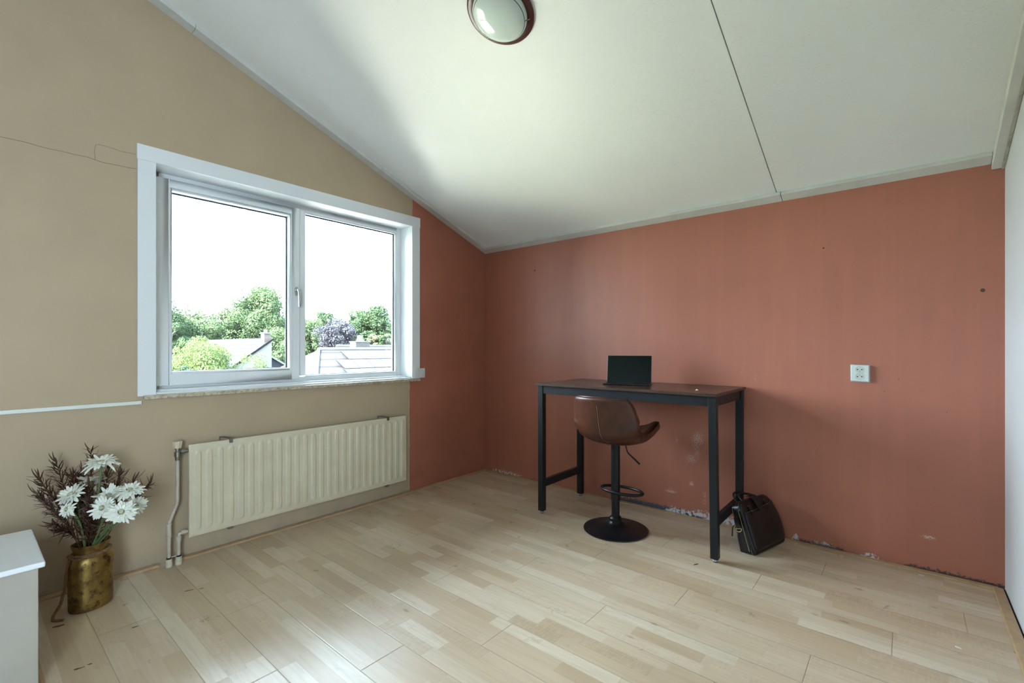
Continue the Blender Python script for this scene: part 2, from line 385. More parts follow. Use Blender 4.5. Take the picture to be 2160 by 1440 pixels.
def glass_mat():
    t = NT('window_glass'); t.n.remove(t.b)
    tr = t.new('ShaderNodeBsdfTransparent'); tr.inputs[0].default_value = (.95, .975, .965, 1)
    gl = t.new('ShaderNodeBsdfGlossy'); gl.inputs['Roughness'].default_value = 0
    fr_ = t.new('ShaderNodeFresnel'); fr_.inputs[0].default_value = 1.45
    mx = t.new('ShaderNodeMixShader'); t.link(fr_.outputs[0], mx.inputs[0]); t.link(tr.outputs[0], mx.inputs[1]); t.link(gl.outputs[0], mx.inputs[2])
    out = [n for n in t.n if n.type == 'OUTPUT_MATERIAL'][0]; t.link(mx.outputs[0], out.inputs[0]); return t.m
M_glass = glass_mat()
MB().box((-.166, -2.478, 1.028), (-.162, -1.802, 2.072)).build('pane', M_glass, sash)
MB().box((-.173, -1.692, .970), (-.169, -.913, 2.121)).build('pane', M_glass, win)
w2 = struct(empty('fill_window', (XC + .1, -3.92, W2[2])))  # added out of view to let in extra sky light
rect_frame(MB(), XC + .06, XC + .13, W2[0], W2[1], W2[2], W2[3], .05, .05, .05, .05).build('frame', M_pvc, w2, bevel=.002)
MB().box((XC + .09, W2[0] + .04, W2[2] + .04), (XC + .094, W2[1] - .04, W2[3] - .04)).build('pane', M_glass, w2)
# small plastic ledge strips above the marble, and the marble slab
st = MB().box((-.143, WY0, .917), (-.07, WY1, .938)).box((-.07, WY0, .917), (-.004, WY1, .9275))
st.build('ledge_strip', M_pvc, win, bevel=.0015)
mbm = NT('travertine'); x, y, z = mbm.sep()
cc = mbm.mix(mbm.mr(mbm.noise(55, 5, .7), .35, .65), (.60, .52, .40), (.30, .24, .16)); cc = mbm.mix(mbm.ma('GREATER_THAN', z, .9155), cc, (.66, .69, .70)); mbm.set(col=cc, rough=.4)
MB().box((-.14, -2.632, .8965), (.03, -.803, .917)).build('window_sill', mbm.m, win, bevel=.002)
M_alu = plain('satin_metal', (.62, .64, .66), .28, 1.0, var=.03)
hp = MB()
hp.lathe([(.0135, 0), (.0135, .006), (.0115, .009), (0, .009)], n=28, sx=.95, sy=2.3, M=Matrix.Rotation(R(90), 3, 'Y') @ Matrix.Rotation(R(90), 3, 'Z'))
hd = hp.xf(Matrix.Translation((-.115, -1.765, 1.556))).build('handle_rosette', M_alu, win, smooth=True)
hl = MB().tube([(-.108, -1.765, 1.566), (-.085, -1.765, 1.566), (-.074, -1.763, 1.562), (-.066, -1.762, 1.545), (-.060, -1.764, 1.50), (-.056, -1.767, 1.447)], [.009, .010, .0115, .0105, .009, .008], 12)
hl.build('window_handle', M_alu, win, smooth=True)

# control switch on the right casing, plastic strip on the wall
sw = tag(MB().box((.0135, -.838, .921), (.03, -.756, 1.0)).build('wall_switch', plain('switch_plastic', (.66, .66, .64), .4, var=.01), bevel=.003),
         'small square white wall switch at the lower right corner of the window casing', 'switch')
MB().box((.0302, -.824, .936), (.0325, -.772, .986)).build('rocker', plain('rocker_plastic', (.70, .70, .68), .35), sw, bevel=.001)
MB().box((.0326, -.782, .939), (.0333, -.776, .945)).build('indicator', plain('indicator_dark', (.06, .05, .05), .4), sw)
pts = [(-4.3, .8705), (-2.638, .872), (-2.638, .8905), (-4.3, .889)]
tag(MB().prism(pts, 'x', .0006, .013).build('cable_duct', plain('duct_plastic', (.70, .72, .66), .4, var=.02), bevel=.002),
    'thin white plastic cable duct running level along the wall left of the window', 'cable duct')

# ------------------------------------------------------------------ radiator
M_rad = NT('radiator_enamel'); x, y, z = M_rad.sep()
cc = M_rad.mix(M_rad.mr(M_rad.noise(4, 5, .7), .4, .7), (.63, .57, .42), (.56, .495, .355))
cc = M_rad.mix(M_rad.ma('GREATER_THAN', M_rad.noise(26, 5, .75), .70), cc, (.36, .29, .2))
M_rad.set(col=cc, rough=.38); M_rad = M_rad.m
M_chip = plain('bare_steel', (.28, .27, .25), .4, .8, var=.2)
rad = empty('radiator', (.07, -1.718, .13))
tag(rad, 'cream ribbed panel radiator hanging on the wall under the window', 'radiator')
RY0, RY1, RZ0, RZ1, RX = -2.447, -.992, .130, .637, .092
ny, nz = 364, 60; P = []
g0, pitch = -2.4045, (2.4045 - 1.0306) / 25
for i in range(ny + 1):
    y = RY0 + (RY1 - RY0) * i / ny; row = []
    for k in range(nz + 1):
        z = RZ0 + (RZ1 - RZ0) * k / nz
        gi = min(25, max(0, round((y - g0) / pitch))); dy = abs(y - (g0 + gi * pitch))
        zc_ = min(max(z, RZ0 + .052), RZ1 - .052); dd = math.hypot(dy, z - zc_)
        gr = max(0, min(1, (.0165 - dd) / .0065)); gr = gr * gr * (3 - 2 * gr)
        edge = min(y - RY0, RY1 - y, z - RZ0, RZ1 - z); e = max(0, 1 - edge / .006)
        row.append((RX + .0055 * gr - .004 * e * e, y, z))
    P.append(row)
fp = MB().grid(P)
n0 = nz + 1
# rim going back
def rim(a, b): return [(RX - .004, *a), (RX - .004, *b), (RX - .022, *b), (RX - .022, *a)]
for a, b in (((RY0, RZ0), (RY1, RZ0)), ((RY1, RZ0), (RY1, RZ1)), ((RY1, RZ1), (RY0, RZ1)), ((RY0, RZ1), (RY0, RZ0))): fp.add(rim(a, b), [(0, 1, 2, 3)])
fp.build('panel', M_rad, rad, smooth=True)
bk = MB().box((.066, RY0 + .002, RZ0 + .002), (RX - .0215, RY1 - .002, RZ1 - .002)); bk.build('back_panel', M_rad, rad, bevel=.002)
for y in (-2.24, -1.164):
    b = MB().tube([(.003, y - .03, RZ1 - .01), (.003, y - .03, RZ1 + .008), (.03, y - .02, RZ1 + .010), (.075, y, RZ1 + .008), (RX + .003, y, RZ1 + .006)], .004, 6)
    b.box((RX - .002, y - .009, RZ1 - .018), (RX + .004, y + .009, RZ1 + .009))
    b.build('bracket', M_chip, rad)
    MB().box((.002, y - .012, RZ0 - .012), (.09, y + .012, RZ0 + .002)).build('bracket', M_chip, rad)
M_pipe = plain('painted_pipe', (.55, .49, .40), .45, var=.12, vs=30)
vx = .078
v = MB().lathe([(.011, 0), (.012, .004), (.012, .018), (.0155, .02), (.0155, .045), (.010, .047), (.010, .058), (.014, .059), (.014, .068), (0, .068)], (vx, -2.497, .562), 20)
v.tube([(vx, -2.497, .607), (vx, -2.478, .607)], .0085, 14); v.tube([(vx, -2.482, .607), (vx, -2.466, .607)], .0145, 6); v.tube([(vx, -2.468, .607), (vx, -2.449, .607)], .010, 14)
valve = v.build('valve', plain('nickel', (.34, .32, .27), .35, .9, var=.15), rad, smooth=True)
kb = MB(); Kp = []
for z, r0 in ((.628, .017), (.634, .019), (.645, .0205), (.662, .022), (.665, .020)):
    Kp.append((r0, z))
P = []
for r0, z in Kp: P.append([(vx + r0 * (1 + .06 * cos(8 * a)) * cos(a), -2.497 + r0 * (1 + .06 * cos(8 * a)) * sin(a), z) for a in [2 * pi * q / 64 for q in range(65)]])
kb.grid(P); kb.lathe([(.0201, .6649), (0, .6655)], (vx, -2.497, 0), 24); kb.lathe([(0, .628), (.0168, .628)], (vx, -2.497, 0), 24)
kb.build('knob', plain('cream_knob', (.66, .58, .42), .4), valve, smooth=True)
p1 = [(vx, -2.497, .565), (vx, -2.497, .47), (vx, -2.497, .345), (vx, -2.500, .325), (vx + .001, -2.520, .275), (vx + .002, -2.533, .24), (vx + .002, -2.536, .215), (vx + .002, -2.536, .03)]
sp = MB().tube(p1, .0085, 14); sp.tube([(vx + .002, -2.536, .225), (vx + .002, -2.536, .165)], .0115, 14); sp.tube([(vx + .002, -2.536, .233), (vx + .002, -2.536, .222)], .0140, 14); sp.tube([(vx + .002, -2.536, .172), (vx + .002, -2.536, .158)], .0140, 14)
sp.build('supply_pipe', M_pipe, rad, smooth=True)
p2 = [(vx, -2.449, .165), (vx, -2.475, .165), (vx + .001, -2.489, .162), (vx + .002, -2.492, .15), (vx + .002, -2.492, .03)]
rp = MB().tube(p2, .0085, 14); rp.tube([(vx, -2.459, .166), (vx, -2.482, .166)], .0125, 14); rp.tube([(vx + .002, -2.492, .155), (vx + .002, -2.492, .125)], .0125, 14); rp.tube([(vx + .002, -2.53, .049), (vx + .002, -2.498, .049)], .003, 8)
rp.build('return_pipe', M_pipe, rad, smooth=True)
for y in (-2.536, -2.492):
    c = MB().lathe([(.0165, .001), (.0165, .022), (.0145, .023), (.0145, .042), (.009, .043)], (vx + .002, y, 0), 24).build('floor_collar', plain('cream_collar', (.60, .54, .40), .45), rad, smooth=True)
    MB().lathe([(.0110, .043), (.0118, .046), (.0110, .05), (.0086, .05)], (vx + .002, y, 0), 20).build('seal_ring', M_dark_gap, c, smooth=True)

# ------------------------------------------------------------------ white boxed ledge at the left
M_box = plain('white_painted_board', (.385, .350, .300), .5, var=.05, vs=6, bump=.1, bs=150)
lg = empty('boxed_ledge', (.65, -3.55, 0))
tag(lg, 'low white painted boxed ledge with an overhanging top at the left edge of the photo', 'ledge')
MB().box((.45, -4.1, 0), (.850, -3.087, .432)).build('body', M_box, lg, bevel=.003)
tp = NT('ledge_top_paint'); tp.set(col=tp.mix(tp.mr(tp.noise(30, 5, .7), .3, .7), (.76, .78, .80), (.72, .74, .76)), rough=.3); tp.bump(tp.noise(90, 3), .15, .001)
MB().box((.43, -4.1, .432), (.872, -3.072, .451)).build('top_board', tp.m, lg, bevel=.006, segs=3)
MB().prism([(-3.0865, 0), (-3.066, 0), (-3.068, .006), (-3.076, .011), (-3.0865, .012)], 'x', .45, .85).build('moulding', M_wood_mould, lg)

# ------------------------------------------------------------------ brass vase with rope
def gold_mat():
    t = NT('aged_brass'); n1 = t.noise(9, 6, .7); n2 = t.noise(32, 5, .75)
    col = t.mix(t.mr(n1, .35, .65), (.42, .28, .085), (.16, .10, .035)); col = t.mix(t.mr(n2, .50, .66), col, (.060, .038, .018))
    t.set(col=col, metal=.9, rough=t.mr(n2, .3, .7, .24, .52)); t.bump(t.ma('ADD', n2, t.noise(7, 3)), .25, .003); return t.m
M_gold = gold_mat()
VC = (.258, -2.872); VR = R(22)
vase = empty('vase', (*VC, 0)); tag(vase, 'tall brass milk-can shaped vase with a rope tied round its neck on the floor', 'vase')
prof = [(0, .001), (.084, .001), (.090, .004), (.092, .012), (.093, .08), (.0945, .15), (.096, .195), (.095, .212), (.089, .228), (.079, .241), (.073, .250), (.0725, .256), (.075, .268), (.080, .282), (.0825, .290),
        (.0812, .2905), (.078, .280), (.071, .262), (.070, .254), (.076, .240), (.09, .21), (.09, .02), (0, .018)]
MB().lathe(prof, (*VC, 0), 72, sx=.71, sy=.88, rot=VR).build('body', M_gold, vase, smooth=True, ang=50)
M_rope = NT('jute_rope'); xx = M_rope.noise(240, 4, .7); M_rope.set(col=M_rope.mix(M_rope.mr(xx, .3, .7), (.26, .14, .055), (.12, .06, .025)), rough=.85); M_rope.bump(xx, .6, .002); M_rope = M_rope.m
def strand(pts, r=.0045, tw=2.0, n=3, m=160):
    """twisted rope along a polyline"""
    P = [Vector(p) for p in pts]; L = [0]
    for a, b in zip(P, P[1:]): L.append(L[-1] + (b - a).length)
    mb = MB(); C = []
    for i in range(m + 1):
        s = L[-1] * i / m; k = max(j for j in range(len(L)) if L[j] <= s + 1e-9); k = min(k, len(P) - 2)
        C.append(P[k].lerp(P[k + 1], (s - L[k]) / max(1e-9, L[k + 1] - L[k])))
    for _ in range(2): C = [C[0]] + [(C[i - 1] + C[i] * 2 + C[i + 1]) / 4 for i in range(1, m)] + [C[-1]]
    for q in range(n):
        Q = []
        for i, c in enumerate(C):
            t = (C[min(i + 1, m)] - C[max(i - 1, 0)]).normalized(); u = t.cross(Vector((.3, .2, .93))).normalized(); w_ = t.cross(u)
            a = 2 * pi * (L[-1] * i / m * tw * 22 + q / n); Q.append(c + (u * cos(a) + w_ * sin(a)) * r * .55)
        mb.tube(Q, r * .62, 6)
    return mb
def vring(r, z, a0=0, a1=360, n=60, dz=0.):
    o = []
    for i in range(n + 1):
        a = R(a0 + (a1 - a0) * i / n); x, y = r * .71 * cos(a), r * .88 * sin(a)
        o.append((VC[0] + x * cos(VR) - y * sin(VR), VC[1] + x * sin(VR) + y * cos(VR), z + dz * sin(a * 1.0)))
    return o
rp_ = strand(vring(.0785, .250, 0, 360), .0045, m=260)
rp_.add(*(lambda q: (q.v, q.f))(strand(vring(.082, .2435, -20, 345, dz=.006), .0045, m=260)))
# tail: knot at front-left, then down to the floor
k0 = Vector(vring(.082, .245, 265, 266, 1)[0])
tail = [k0, k0 + Vector((.008, -.012, -.01)), k0 + Vector((.010, -.018, -.06)), k0 + Vector((.006, -.022, -.13)), k0 + Vector((.006, -.036, -.19)), k0 + Vector((.012, -.058, -.225)), (k0.x + .025, k0.y - .062, .006), (k0.x + .045, k0.y - .04, .005), (k0.x + .05, k0.y - .030, .0052)]
rp_.add(*(lambda q: (q.v, q.f))(strand(tail, .0052, m=200)))
rp_.add(*(lambda q: (q.v, q.f))(strand([k0 + Vector((-.006, .0, .008)), k0 + Vector((.004, -.012, .012)), k0 + Vector((.013, -.004, .002)), k0 + Vector((.008, .008, -.010)), k0 + Vector((-.004, -.006, -.006))], .0055, m=60)))
rp_.build('rope', M_rope, vase, smooth=True, ang=80)

# ------------------------------------------------------------------ gerberas
M_petal = NT('white_petal'); M_petal.set(col=M_petal.mix(M_petal.mr(M_petal.noise(60, 3), .3, .7), (.84, .83, .74), (.74, .74, .63)), rough=.55); M_petal.b.inputs['Subsurface Weight'].default_value = .08; M_petal = M_petal.m
M_petal2 = plain('faded_petal', (.55, .52, .42), .6, var=.1, vs=50)
M_stem = plain('green_stem', (.14, .20, .075), .5, var=.15, vs=40)
M_disc = plain('flower_disc', (.58, .58, .36), .7, var=.2, vs=150, bump=.6, bs=300)
def gerbera(name_lab, c, nrm, rad_, petals=22, seed=0, mat=None, droop=0., base=None):
    rnd = random.Random(seed); c = Vector(c); nrm = Vector(nrm).normalized()
    base = Vector(base or (VC[0] + (c.x - VC[0]) * .05, VC[1] + (c.y - VC[1]) * .05, .10))
    e = empty('gerbera', base); tag(e, name_lab, 'flower', 'white artificial gerberas in the brass vase')
    q = nrm.to_track_quat('Z', 'Y').to_matrix()
    pm = MB()
    for ring, (n, sc_, up, zo) in enumerate(((petals, 1.0, .10, 0), (petals - 3, .86, .24, .003), (petals - 7, .55, .42, .006))):
        for i in range(n):
            a = 2 * pi * (i + rnd.uniform(-.25, .25) + ring * .5) / n; L = rad_ * sc_ * rnd.uniform(.78, 1.08); W = rad_ * .122 * (1 if ring < 2 else .8) * rnd.uniform(.8, 1.15)
            lift = up + rnd.uniform(-.16, .20); cur = droop + rnd.uniform(-.20, .42); rows = []
            for s in range(8):
                u = s / 7; wd = W * (sin(pi * min(1, .12 + u * .80)) ** .6) * (1 if u < .9 else .55); rr = .012 * rad_ / .06 + (L - .01) * u
                zz = zo + L * (lift * u - cur * u * u) ; tw = rnd.uniform(-.02, .02)
                rows.append([(rr * cos(a) - k * wd * sin(a), rr * sin(a) + k * wd * cos(a), zz + abs(k) * wd * .35 * (1 - u) + tw * wd) for k in (-1, -.5, 0, .5, 1)])
            pm.grid([[tuple(c + q @ Vector(p)) for p in row] for row in rows])
    pet = pm.build('petals', mat or M_petal, e, smooth=True, ang=80)
    sd = pet.modifiers.new('s', 'SOLIDIFY'); sd.thickness = .0008
    MB().lathe([(0, -.002), (rad_ * .14, -.001), (rad_ * .16, .006), (rad_ * .12, .010), (rad_ * .06, .009), (0, .007)], c, 20, M=q).build('disc', M_disc, e, smooth=True)
    MB().lathe([(.004, -.018), (rad_ * .10, -.012), (rad_ * .20, -.003), (rad_ * .18, 0)], c, 16, M=q).build('calyx', M_stem, e, smooth=True)
    n_ = 12; b1 = c - nrm * .016
    dv = Vector((c.x - VC[0], c.y - VC[1], 0)); mouth = Vector((VC[0], VC[1], .285)) + dv.normalized() * min(.036, dv.length * .35); P = [base, base.lerp(mouth, .5)]
    ctrl = mouth.lerp(b1, .6) + (Vector((0, 0, .05)) if nrm.z > .7 else -nrm * .03) + Vector((0, 0, .02))
    for i in range(n_ + 1):
        t = i / n_; P.append(mouth * (1 - t) ** 2 + ctrl * 2 * t * (1 - t) + b1 * t * t)
    n_ += 2
    MB().tube(P, [.0042] * (n_ + 1), 8).build('stem', M_stem, e, smooth=True)
    return e
gerbera('white gerbera standing highest in the vase, seen from its side', (.295, -2.842, .650), (.12, -.05, 1), .066, 22, 1, droop=.12)
gerbera('faded off-white gerbera behind the tallest flower stem', (.225, -2.866, .555), (.25, -.1, 1), .058, 18, 2, M_petal2, droop=.15)
gerbera('white gerbera tilted up at the left of the bouquet', (.312, -2.945, .532), (.30, -.62, .75), .058, 20, 3)
gerbera('small white gerbera drooping lowest at the left of the bouquet', (.350, -2.962, .480), (.45, -.55, .25), .040, 16, 4, droop=.2)
gerbera('white gerbera at the top left of the dense right cluster', (.350, -2.825, .506), (.45, -.25, .8), .054, 22, 5)
gerbera('white gerbera facing left and lowest beside the frontmost bloom', (.455, -2.862, .484), (.85, -.75, .35), .050, 22, 6)
gerbera('white gerbera spreading flat at the right top of the cluster', (.395, -2.760, .524), (.30, -.05, .95), .060, 22, 7, droop=.1)
gerbera('large frontmost white gerbera facing the camera with visible centre', (.540, -2.815, .472), (.80, -.22, .60), .056, 24, 8)
gerbera('white gerbera at the far right tucked behind the frontmost bloom', (.40, -2.738, .452), (.75, .15, .5), .048, 20, 9)

# ------------------------------------------------------------------ dark foliage sprigs
M_fol = NT('burgundy_foliage'); M_fol.set(col=M_fol.mix(M_fol.mr(M_fol.noise(30, 3), .3, .7), (.085, .034, .016), (.034, .015, .009)), rough=.42); M_fol = M_fol.m
M_twig = plain('purple_twig', (.12, .055, .05), .35, var=.3, vs=50)
def sprig(label, tip, seed, nl=34, ll=.055, base=None, mat=None, lw=.0030, start=.38, side=None):
    rnd = random.Random(seed); tip = Vector(tip)
    base = Vector((VC[0] + (tip.x - VC[0]) * .06, VC[1] + (tip.y - VC[1]) * .06, .08))
    e = empty('foliage_sprig', base); tag(e, label, 'foliage', 'burgundy foliage sprigs in the brass vase')
    mouth = Vector((VC[0] + max(-.030, min(.030, (tip.x - VC[0]) * .3)), VC[1] + max(-.042, min(.042, (tip.y - VC[1]) * .35)), .285))
    P = []
    for i in range(15):
        t = i / 14; ctrl = mouth + Vector((0, 0, (tip.z - mouth.z) * .35))
        P.append(base.lerp(mouth, t * 3.5) if t < 2 / 7 else None)
    pts = [base, base.lerp(mouth, .5)]
    for i in range(13):
        t = i / 12; c = mouth + (tip - mouth) * .35 + Vector((0, 0, .05)); pts.append(mouth * (1 - t) ** 2 + c * 2 * t * (1 - t) + tip * t * t)
    MB().tube(pts, [.0022 - .0014 * i / len(pts) for i in range(len(pts))], 6).build('stem', mat or M_fol, e, smooth=True)
    lm = MB(); up = pts[2:]; nl = int(nl * 1.9)
    for i in range(nl):
        u = start + (1 - start) * (i / (nl - 1)) ** .9; k = u * (len(up) - 1); a = int(min(len(up) - 2, k)); p = up[a].lerp(up[a + 1], k - a)
        t = (up[a + 1] - up[a]).normalized(); ang = i * 2.4 + rnd.uniform(-.5, .5)
        s = t.orthogonal().normalized(); s = Matrix.Rotation(ang, 3, t) @ s
        d = (t * rnd.uniform(.25, 1.2) + s * rnd.uniform(.35, 1.1)).normalized()
        L = ll * rnd.uniform(.45, 1.30) * (1.1 - .3 * u); curl = rnd.uniform(-1.3, 1.4); rows = []
        wv = d.cross(s).normalized() if d.cross(s).length > .1 else d.orthogonal().normalized()
        bend = wv.cross(d).normalized() * curl + Vector((0, 0, .25))
        for q in range(6):
            v_ = q / 5; c = p + d * L * v_ + bend * L * v_ * v_ * .45; wd = lw * (sin(pi * (.10 + .88 * v_)) ** .8)
            c.x = max(c.x, .006)
            rows.append([tuple(c + wv * wd * k_ + (Vector((0, 0, -abs(k_) * wd * .3)))) for k_ in (-1, 0, 1)])
        lm.grid(rows)
    lv = lm.build('leaves', mat or M_fol, e, smooth=True, ang=80); sd = lv.modifiers.new('s', 'SOLIDIFY'); sd.thickness = .0007
    return e
sprig('dark foliage sprig rising highest behind the top gerbera', (.152, -2.858, .690), 11, 30)
sprig('dark foliage sprig arching to the upper left of the bouquet', (.129, -2.975, .650), 12, 42)
sprig('dark foliage sprig reaching farthest left with pointed leaves', (.167, -3.035, .600), 13, 40)
sprig('dark foliage sprig pointing left at mid height', (.225, -3.045, .543), 14, 34)
sprig('shiny thin purple twig crossing the left gerbera', (.353, -3.030, .530), 15, 34, .05, mat=M_twig, lw=.0016, start=.55)
sprig('bushy dark sprig between the left foliage and the faded gerbera', (.149, -2.926, .590), 16, 46)
sprig('dark foliage sprig standing right of the tallest gerbera stem', (.215, -2.804, .602), 17, 44)
sprig('dark foliage sprig leaning right above the flat gerbera', (.262, -2.766, .582), 18, 34)
sprig('dark foliage sprig behind the right gerbera cluster', (.325, -2.728, .555), 19, 26)
sprig('dark foliage sprig reaching farthest right with thin leaves', (.360, -2.675, .528), 20, 26)
sprig('drooping dark sprig low at the left above the vase rim', (.315, -3.000, .420), 21, 20, start=.3)
sprig('short dark sprig curving left just over the vase rim', (.308, -2.975, .385), 22, 16, start=.35)
sprig('feathery dark sprig in the middle front of the bouquet', (.440, -2.905, .520), 23, 80, .04, lw=.003, start=.05)
sprig('dense dark sprig filling the centre of the bouquet', (.301, -2.889, .555), 24, 70, .05, start=.1)
sprig('dark foliage sprig close to the wall behind the bouquet', (.125, -2.892, .575), 25, 44)
sprig('dark leafy sprig under the faded gerbera', (.30, -2.935, .50), 26, 60, .045, start=.1)
sprig('dark leafy sprig low in the centre of the vase mouth', (.36, -2.865, .44), 27, 60, .045, start=.05)

# ------------------------------------------------------------------ desk
M_blk = plain('black_powder_coat', (.0075, .0095, .012), .42, var=.05, vs=60, bump=.1, bs=500, spec=.35)
def desk_wood():
    t = NT('dark_walnut_laminate'); x, y, z = t.sep()
    g = t.noise(1, 6, .65, v=t.comb(t.ma('MULTIPLY', x, 5), t.ma('MULTIPLY', y, 42), t.ma('MULTIPLY', z, 90)), dist=.4)
    t.set(col=t.mix(t.mr(g, .35, .68), (.085, .045, .028), (.018, .011, .008)), rough=.30); t.bump(g, .1, .001); return t.m
desk = empty('desk', (1.69, -.32, 0)); tag(desk, 'high dark wood desk with black metal legs standing along the red wall', 'desk')
DX0, DX1, DY0, DY1 = 1.080, 2.307, -.632, -.012
MB().box((DX0, DY0, .903), (DX1, DY1, .920)).build('top', desk_wood(), desk, bevel=.0015)
def legp(x0, y0, dxt=0., dyt=0., w_=.041):
    m = MB(); b = [(x0, y0), (x0 + w_, y0), (x0 + w_, y0 + w_), (x0, y0 + w_)]
    m.add([(p[0], p[1], .02) for p in b] + [(p[0] + dxt, p[1] + dyt, .902) for p in b], [(3, 2, 1, 0), (4, 5, 6, 7), (0, 1, 5, 4), (1, 2, 6, 5), (2, 3, 7, 6), (3, 0, 4, 7)])
    lo = m.build('leg', M_blk, desk, bevel=.002)
    fx, fy = x0 + w_ / 2, y0 + w_ / 2
    MB().lathe([(.0105, 0), (.012, .002), (.012, .006)], (fx, fy, 0), 20).build('foot_pad', M_gasket, lo, smooth=True)
    MB().lathe([(.012, .0061), (.013, .009), (.013, .0135), (.008, .014), (.008, .0199)], (fx, fy, 0), 20).build('foot', plain('chrome_foot', (.7, .72, .73), .25, .6), lo, smooth=True)
LX0, LX1, LYF, LYB = 1.100, 2.268, -.618, -.108
legp(LX0, LYF, -.002); legp(LX1 + .004, LYF, -.012); legp(LX0, LYB); legp(LX1, LYB)
MB().box((LX0 + .041, LYF + .004, .848), (LX1 - .005, LYF + .030, .902)).build('apron', M_blk, desk, bevel=.001)
MB().box((LX0 + .041, LYB + .010, .848), (LX1 - .005, LYB + .037, .902)).build('apron', M_blk, desk, bevel=.001)
for x_ in (LX0 + .006, LX1 + .002): MB().box((x_, LYF + .041, .848), (x_ + .028, LYB, .902)).build('apron', M_blk, desk, bevel=.001)
for x_ in (LX0 + .007, LX1 + .006): MB().box((x_, LYF + .041, .185), (x_ + .026, LYB, .236)).build('stretcher', M_blk, desk, bevel=.001)
tag(MB().lathe([(0, 0), (.008, .001), (.007, .004), (.002, .006), (0, .006)], (2.153, -.473, .9202), 7, sx=1.2, sy=.7).build('paper_scrap', plain('white_crumb', (.75, .77, .74), .6)),
    'tiny white crumb lying near the front right of the desk top', 'scrap')

# ------------------------------------------------------------------ laptop
la = R(18.3); LU = Vector((cos(la), sin(la), 0)); LV = Vector((-sin(la), cos(la), 0)); L0 = Vector((1.531, -.470, .9202))
lap = empty('laptop', L0 + LU * .15 + LV * .1); tag(lap, 'black laptop opened on the desk with its screen switched off', 'laptop')
def lbox(a, b, org=L0, U=LU, V=LV, W=Vector((0, 0, 1))):
    m = MB().box(a, b); m.v = [tuple(org + U * p[0] + V * p[1] + W * p[2]) for p in m.v]; return m
M_lap = plain('black_laptop_shell', (.012, .012, .012), .35, var=.1); M_scr = plain('screen_glass', (.004, .009, .007), .08, var=0, spec=.35)
bs_ = lbox((0, 0, .001), (.303, .155, .011)).build('keyboard_base', M_lap, lap, bevel=.003)
ky = MB()
for r_ in range(5):
    for c_ in range(14):
        q = lbox((.014 + c_ * .0198, .055 + r_ * .0182, .0111), (.014 + c_ * .0198 + .0165, .055 + r_ * .0182 + .0152, .0125)); ky.add(q.v, q.f)
ky.build('keys', plain('matt_keys', (.006, .006, .006), .55), bs_)
lbox((.10, .006, .0111), (.20, .048, .0117)).build('touchpad', plain('touchpad_black', (.02, .02, .02), .3), bs_)
ts = R(10); SV = LV * cos(ts) * 0 + LV * sin(ts) + Vector((0, 0, cos(ts))); SN = LU.cross(SV)
so = L0 + LV * .150 + Vector((0, 0, .010))
scr = lbox((0.002, 0, 0), (.301, .188, .007), so, LU, SV, -SN).build('screen', plain('silver_screen_shell', (.42, .41, .40), .35, .6), lap, bevel=.0008)
lbox((.0030, .0012, .0002), (.3000, .1868, .0009), so, LU, SV, SN).build('display', M_scr, scr)

# ------------------------------------------------------------------ bar stool
M_sblk = plain('black_stool_metal', (.0065, .0068, .0085), .36, var=.05, vs=60, spec=.35)
SX, SY = 1.659, -.532
st_ = empty('bar_stool', (SX, SY, 0)); tag(st_, 'brown leather bucket bar stool on a round black pedestal tucked under the desk', 'bar stool')
MB().lathe([(0, .001), (.200, .001), (.204, .004), (.203, .008), (.19, .0125), (.15, .0195), (.10, .028), (.06, .040), (.042, .052), (.038, .060), (0, .060)], (SX, SY, 0), 96).build('base', M_sblk, st_, smooth=True, ang=50)
MB().lathe([(.036, .058), (.040, .062), (.040, .076), (.034, .084), (.029, .088), (0, .088)], (SX, SY, 0), 48).build('collar', M_sblk, st_, smooth=True)
MB().lathe([(.0255, .084), (.0255, .56), (0, .56)], (SX, SY, 0), 40).build('column', M_sblk, st_, smooth=True)
MB().lathe([(.026, .186), (.0285, .188), (.0295, .20), (.0285, .212), (.0285, .556), (0, .556)], (SX, SY, 0), 40).build('sleeve', M_sblk, st_, smooth=True)
rg = [(SX + .02 + .142 * cos(a), SY + .045 + .077 * sin(a), .245) for a in [2 * pi * k / 64 for k in range(64)]]
MB().tube(rg, .0095, 12, closed=True).build('footrest', M_sblk, st_, smooth=True)
MB().tube([(SX + .06, SY + .02, .552), (SX + .066, SY + .022, .52), (SX + .075, SY + .024, .498), (SX + .115, SY + .03, .465), (SX + .150, SY + .034, .436)], [.004, .004, .0045, .0055, .0055], 10).build('lever', M_sblk, st_, smooth=True)
def leather():
    t = NT('brown_leather'); n1 = t.noise(6, 5, .65); n2 = t.noise(260, 3, .6)
    col = t.mix(t.mr(n1, .35, .65), (.098, .027, .011), (.038, .012, .007)); t.set(col=col, rough=t.mr(n1, .3, .7, .30, .44), spec=.5)
    t.bump(t.ma('ADD', n2, t.ma('MULTIPLY', n1, .6)), .12, .0015); return t.m
M_lea = leather()
SA = R(90 + 2)     # the seat faces the wall
def sl_(f, r, z):  # forward, right, up -> world
    F = Vector((cos(SA), sin(SA), 0)); Rr = Vector((sin(SA), -cos(SA), 0)); return Vector((SX, SY, 0)) + F * f + Rr * r + Vector((0, 0, z))
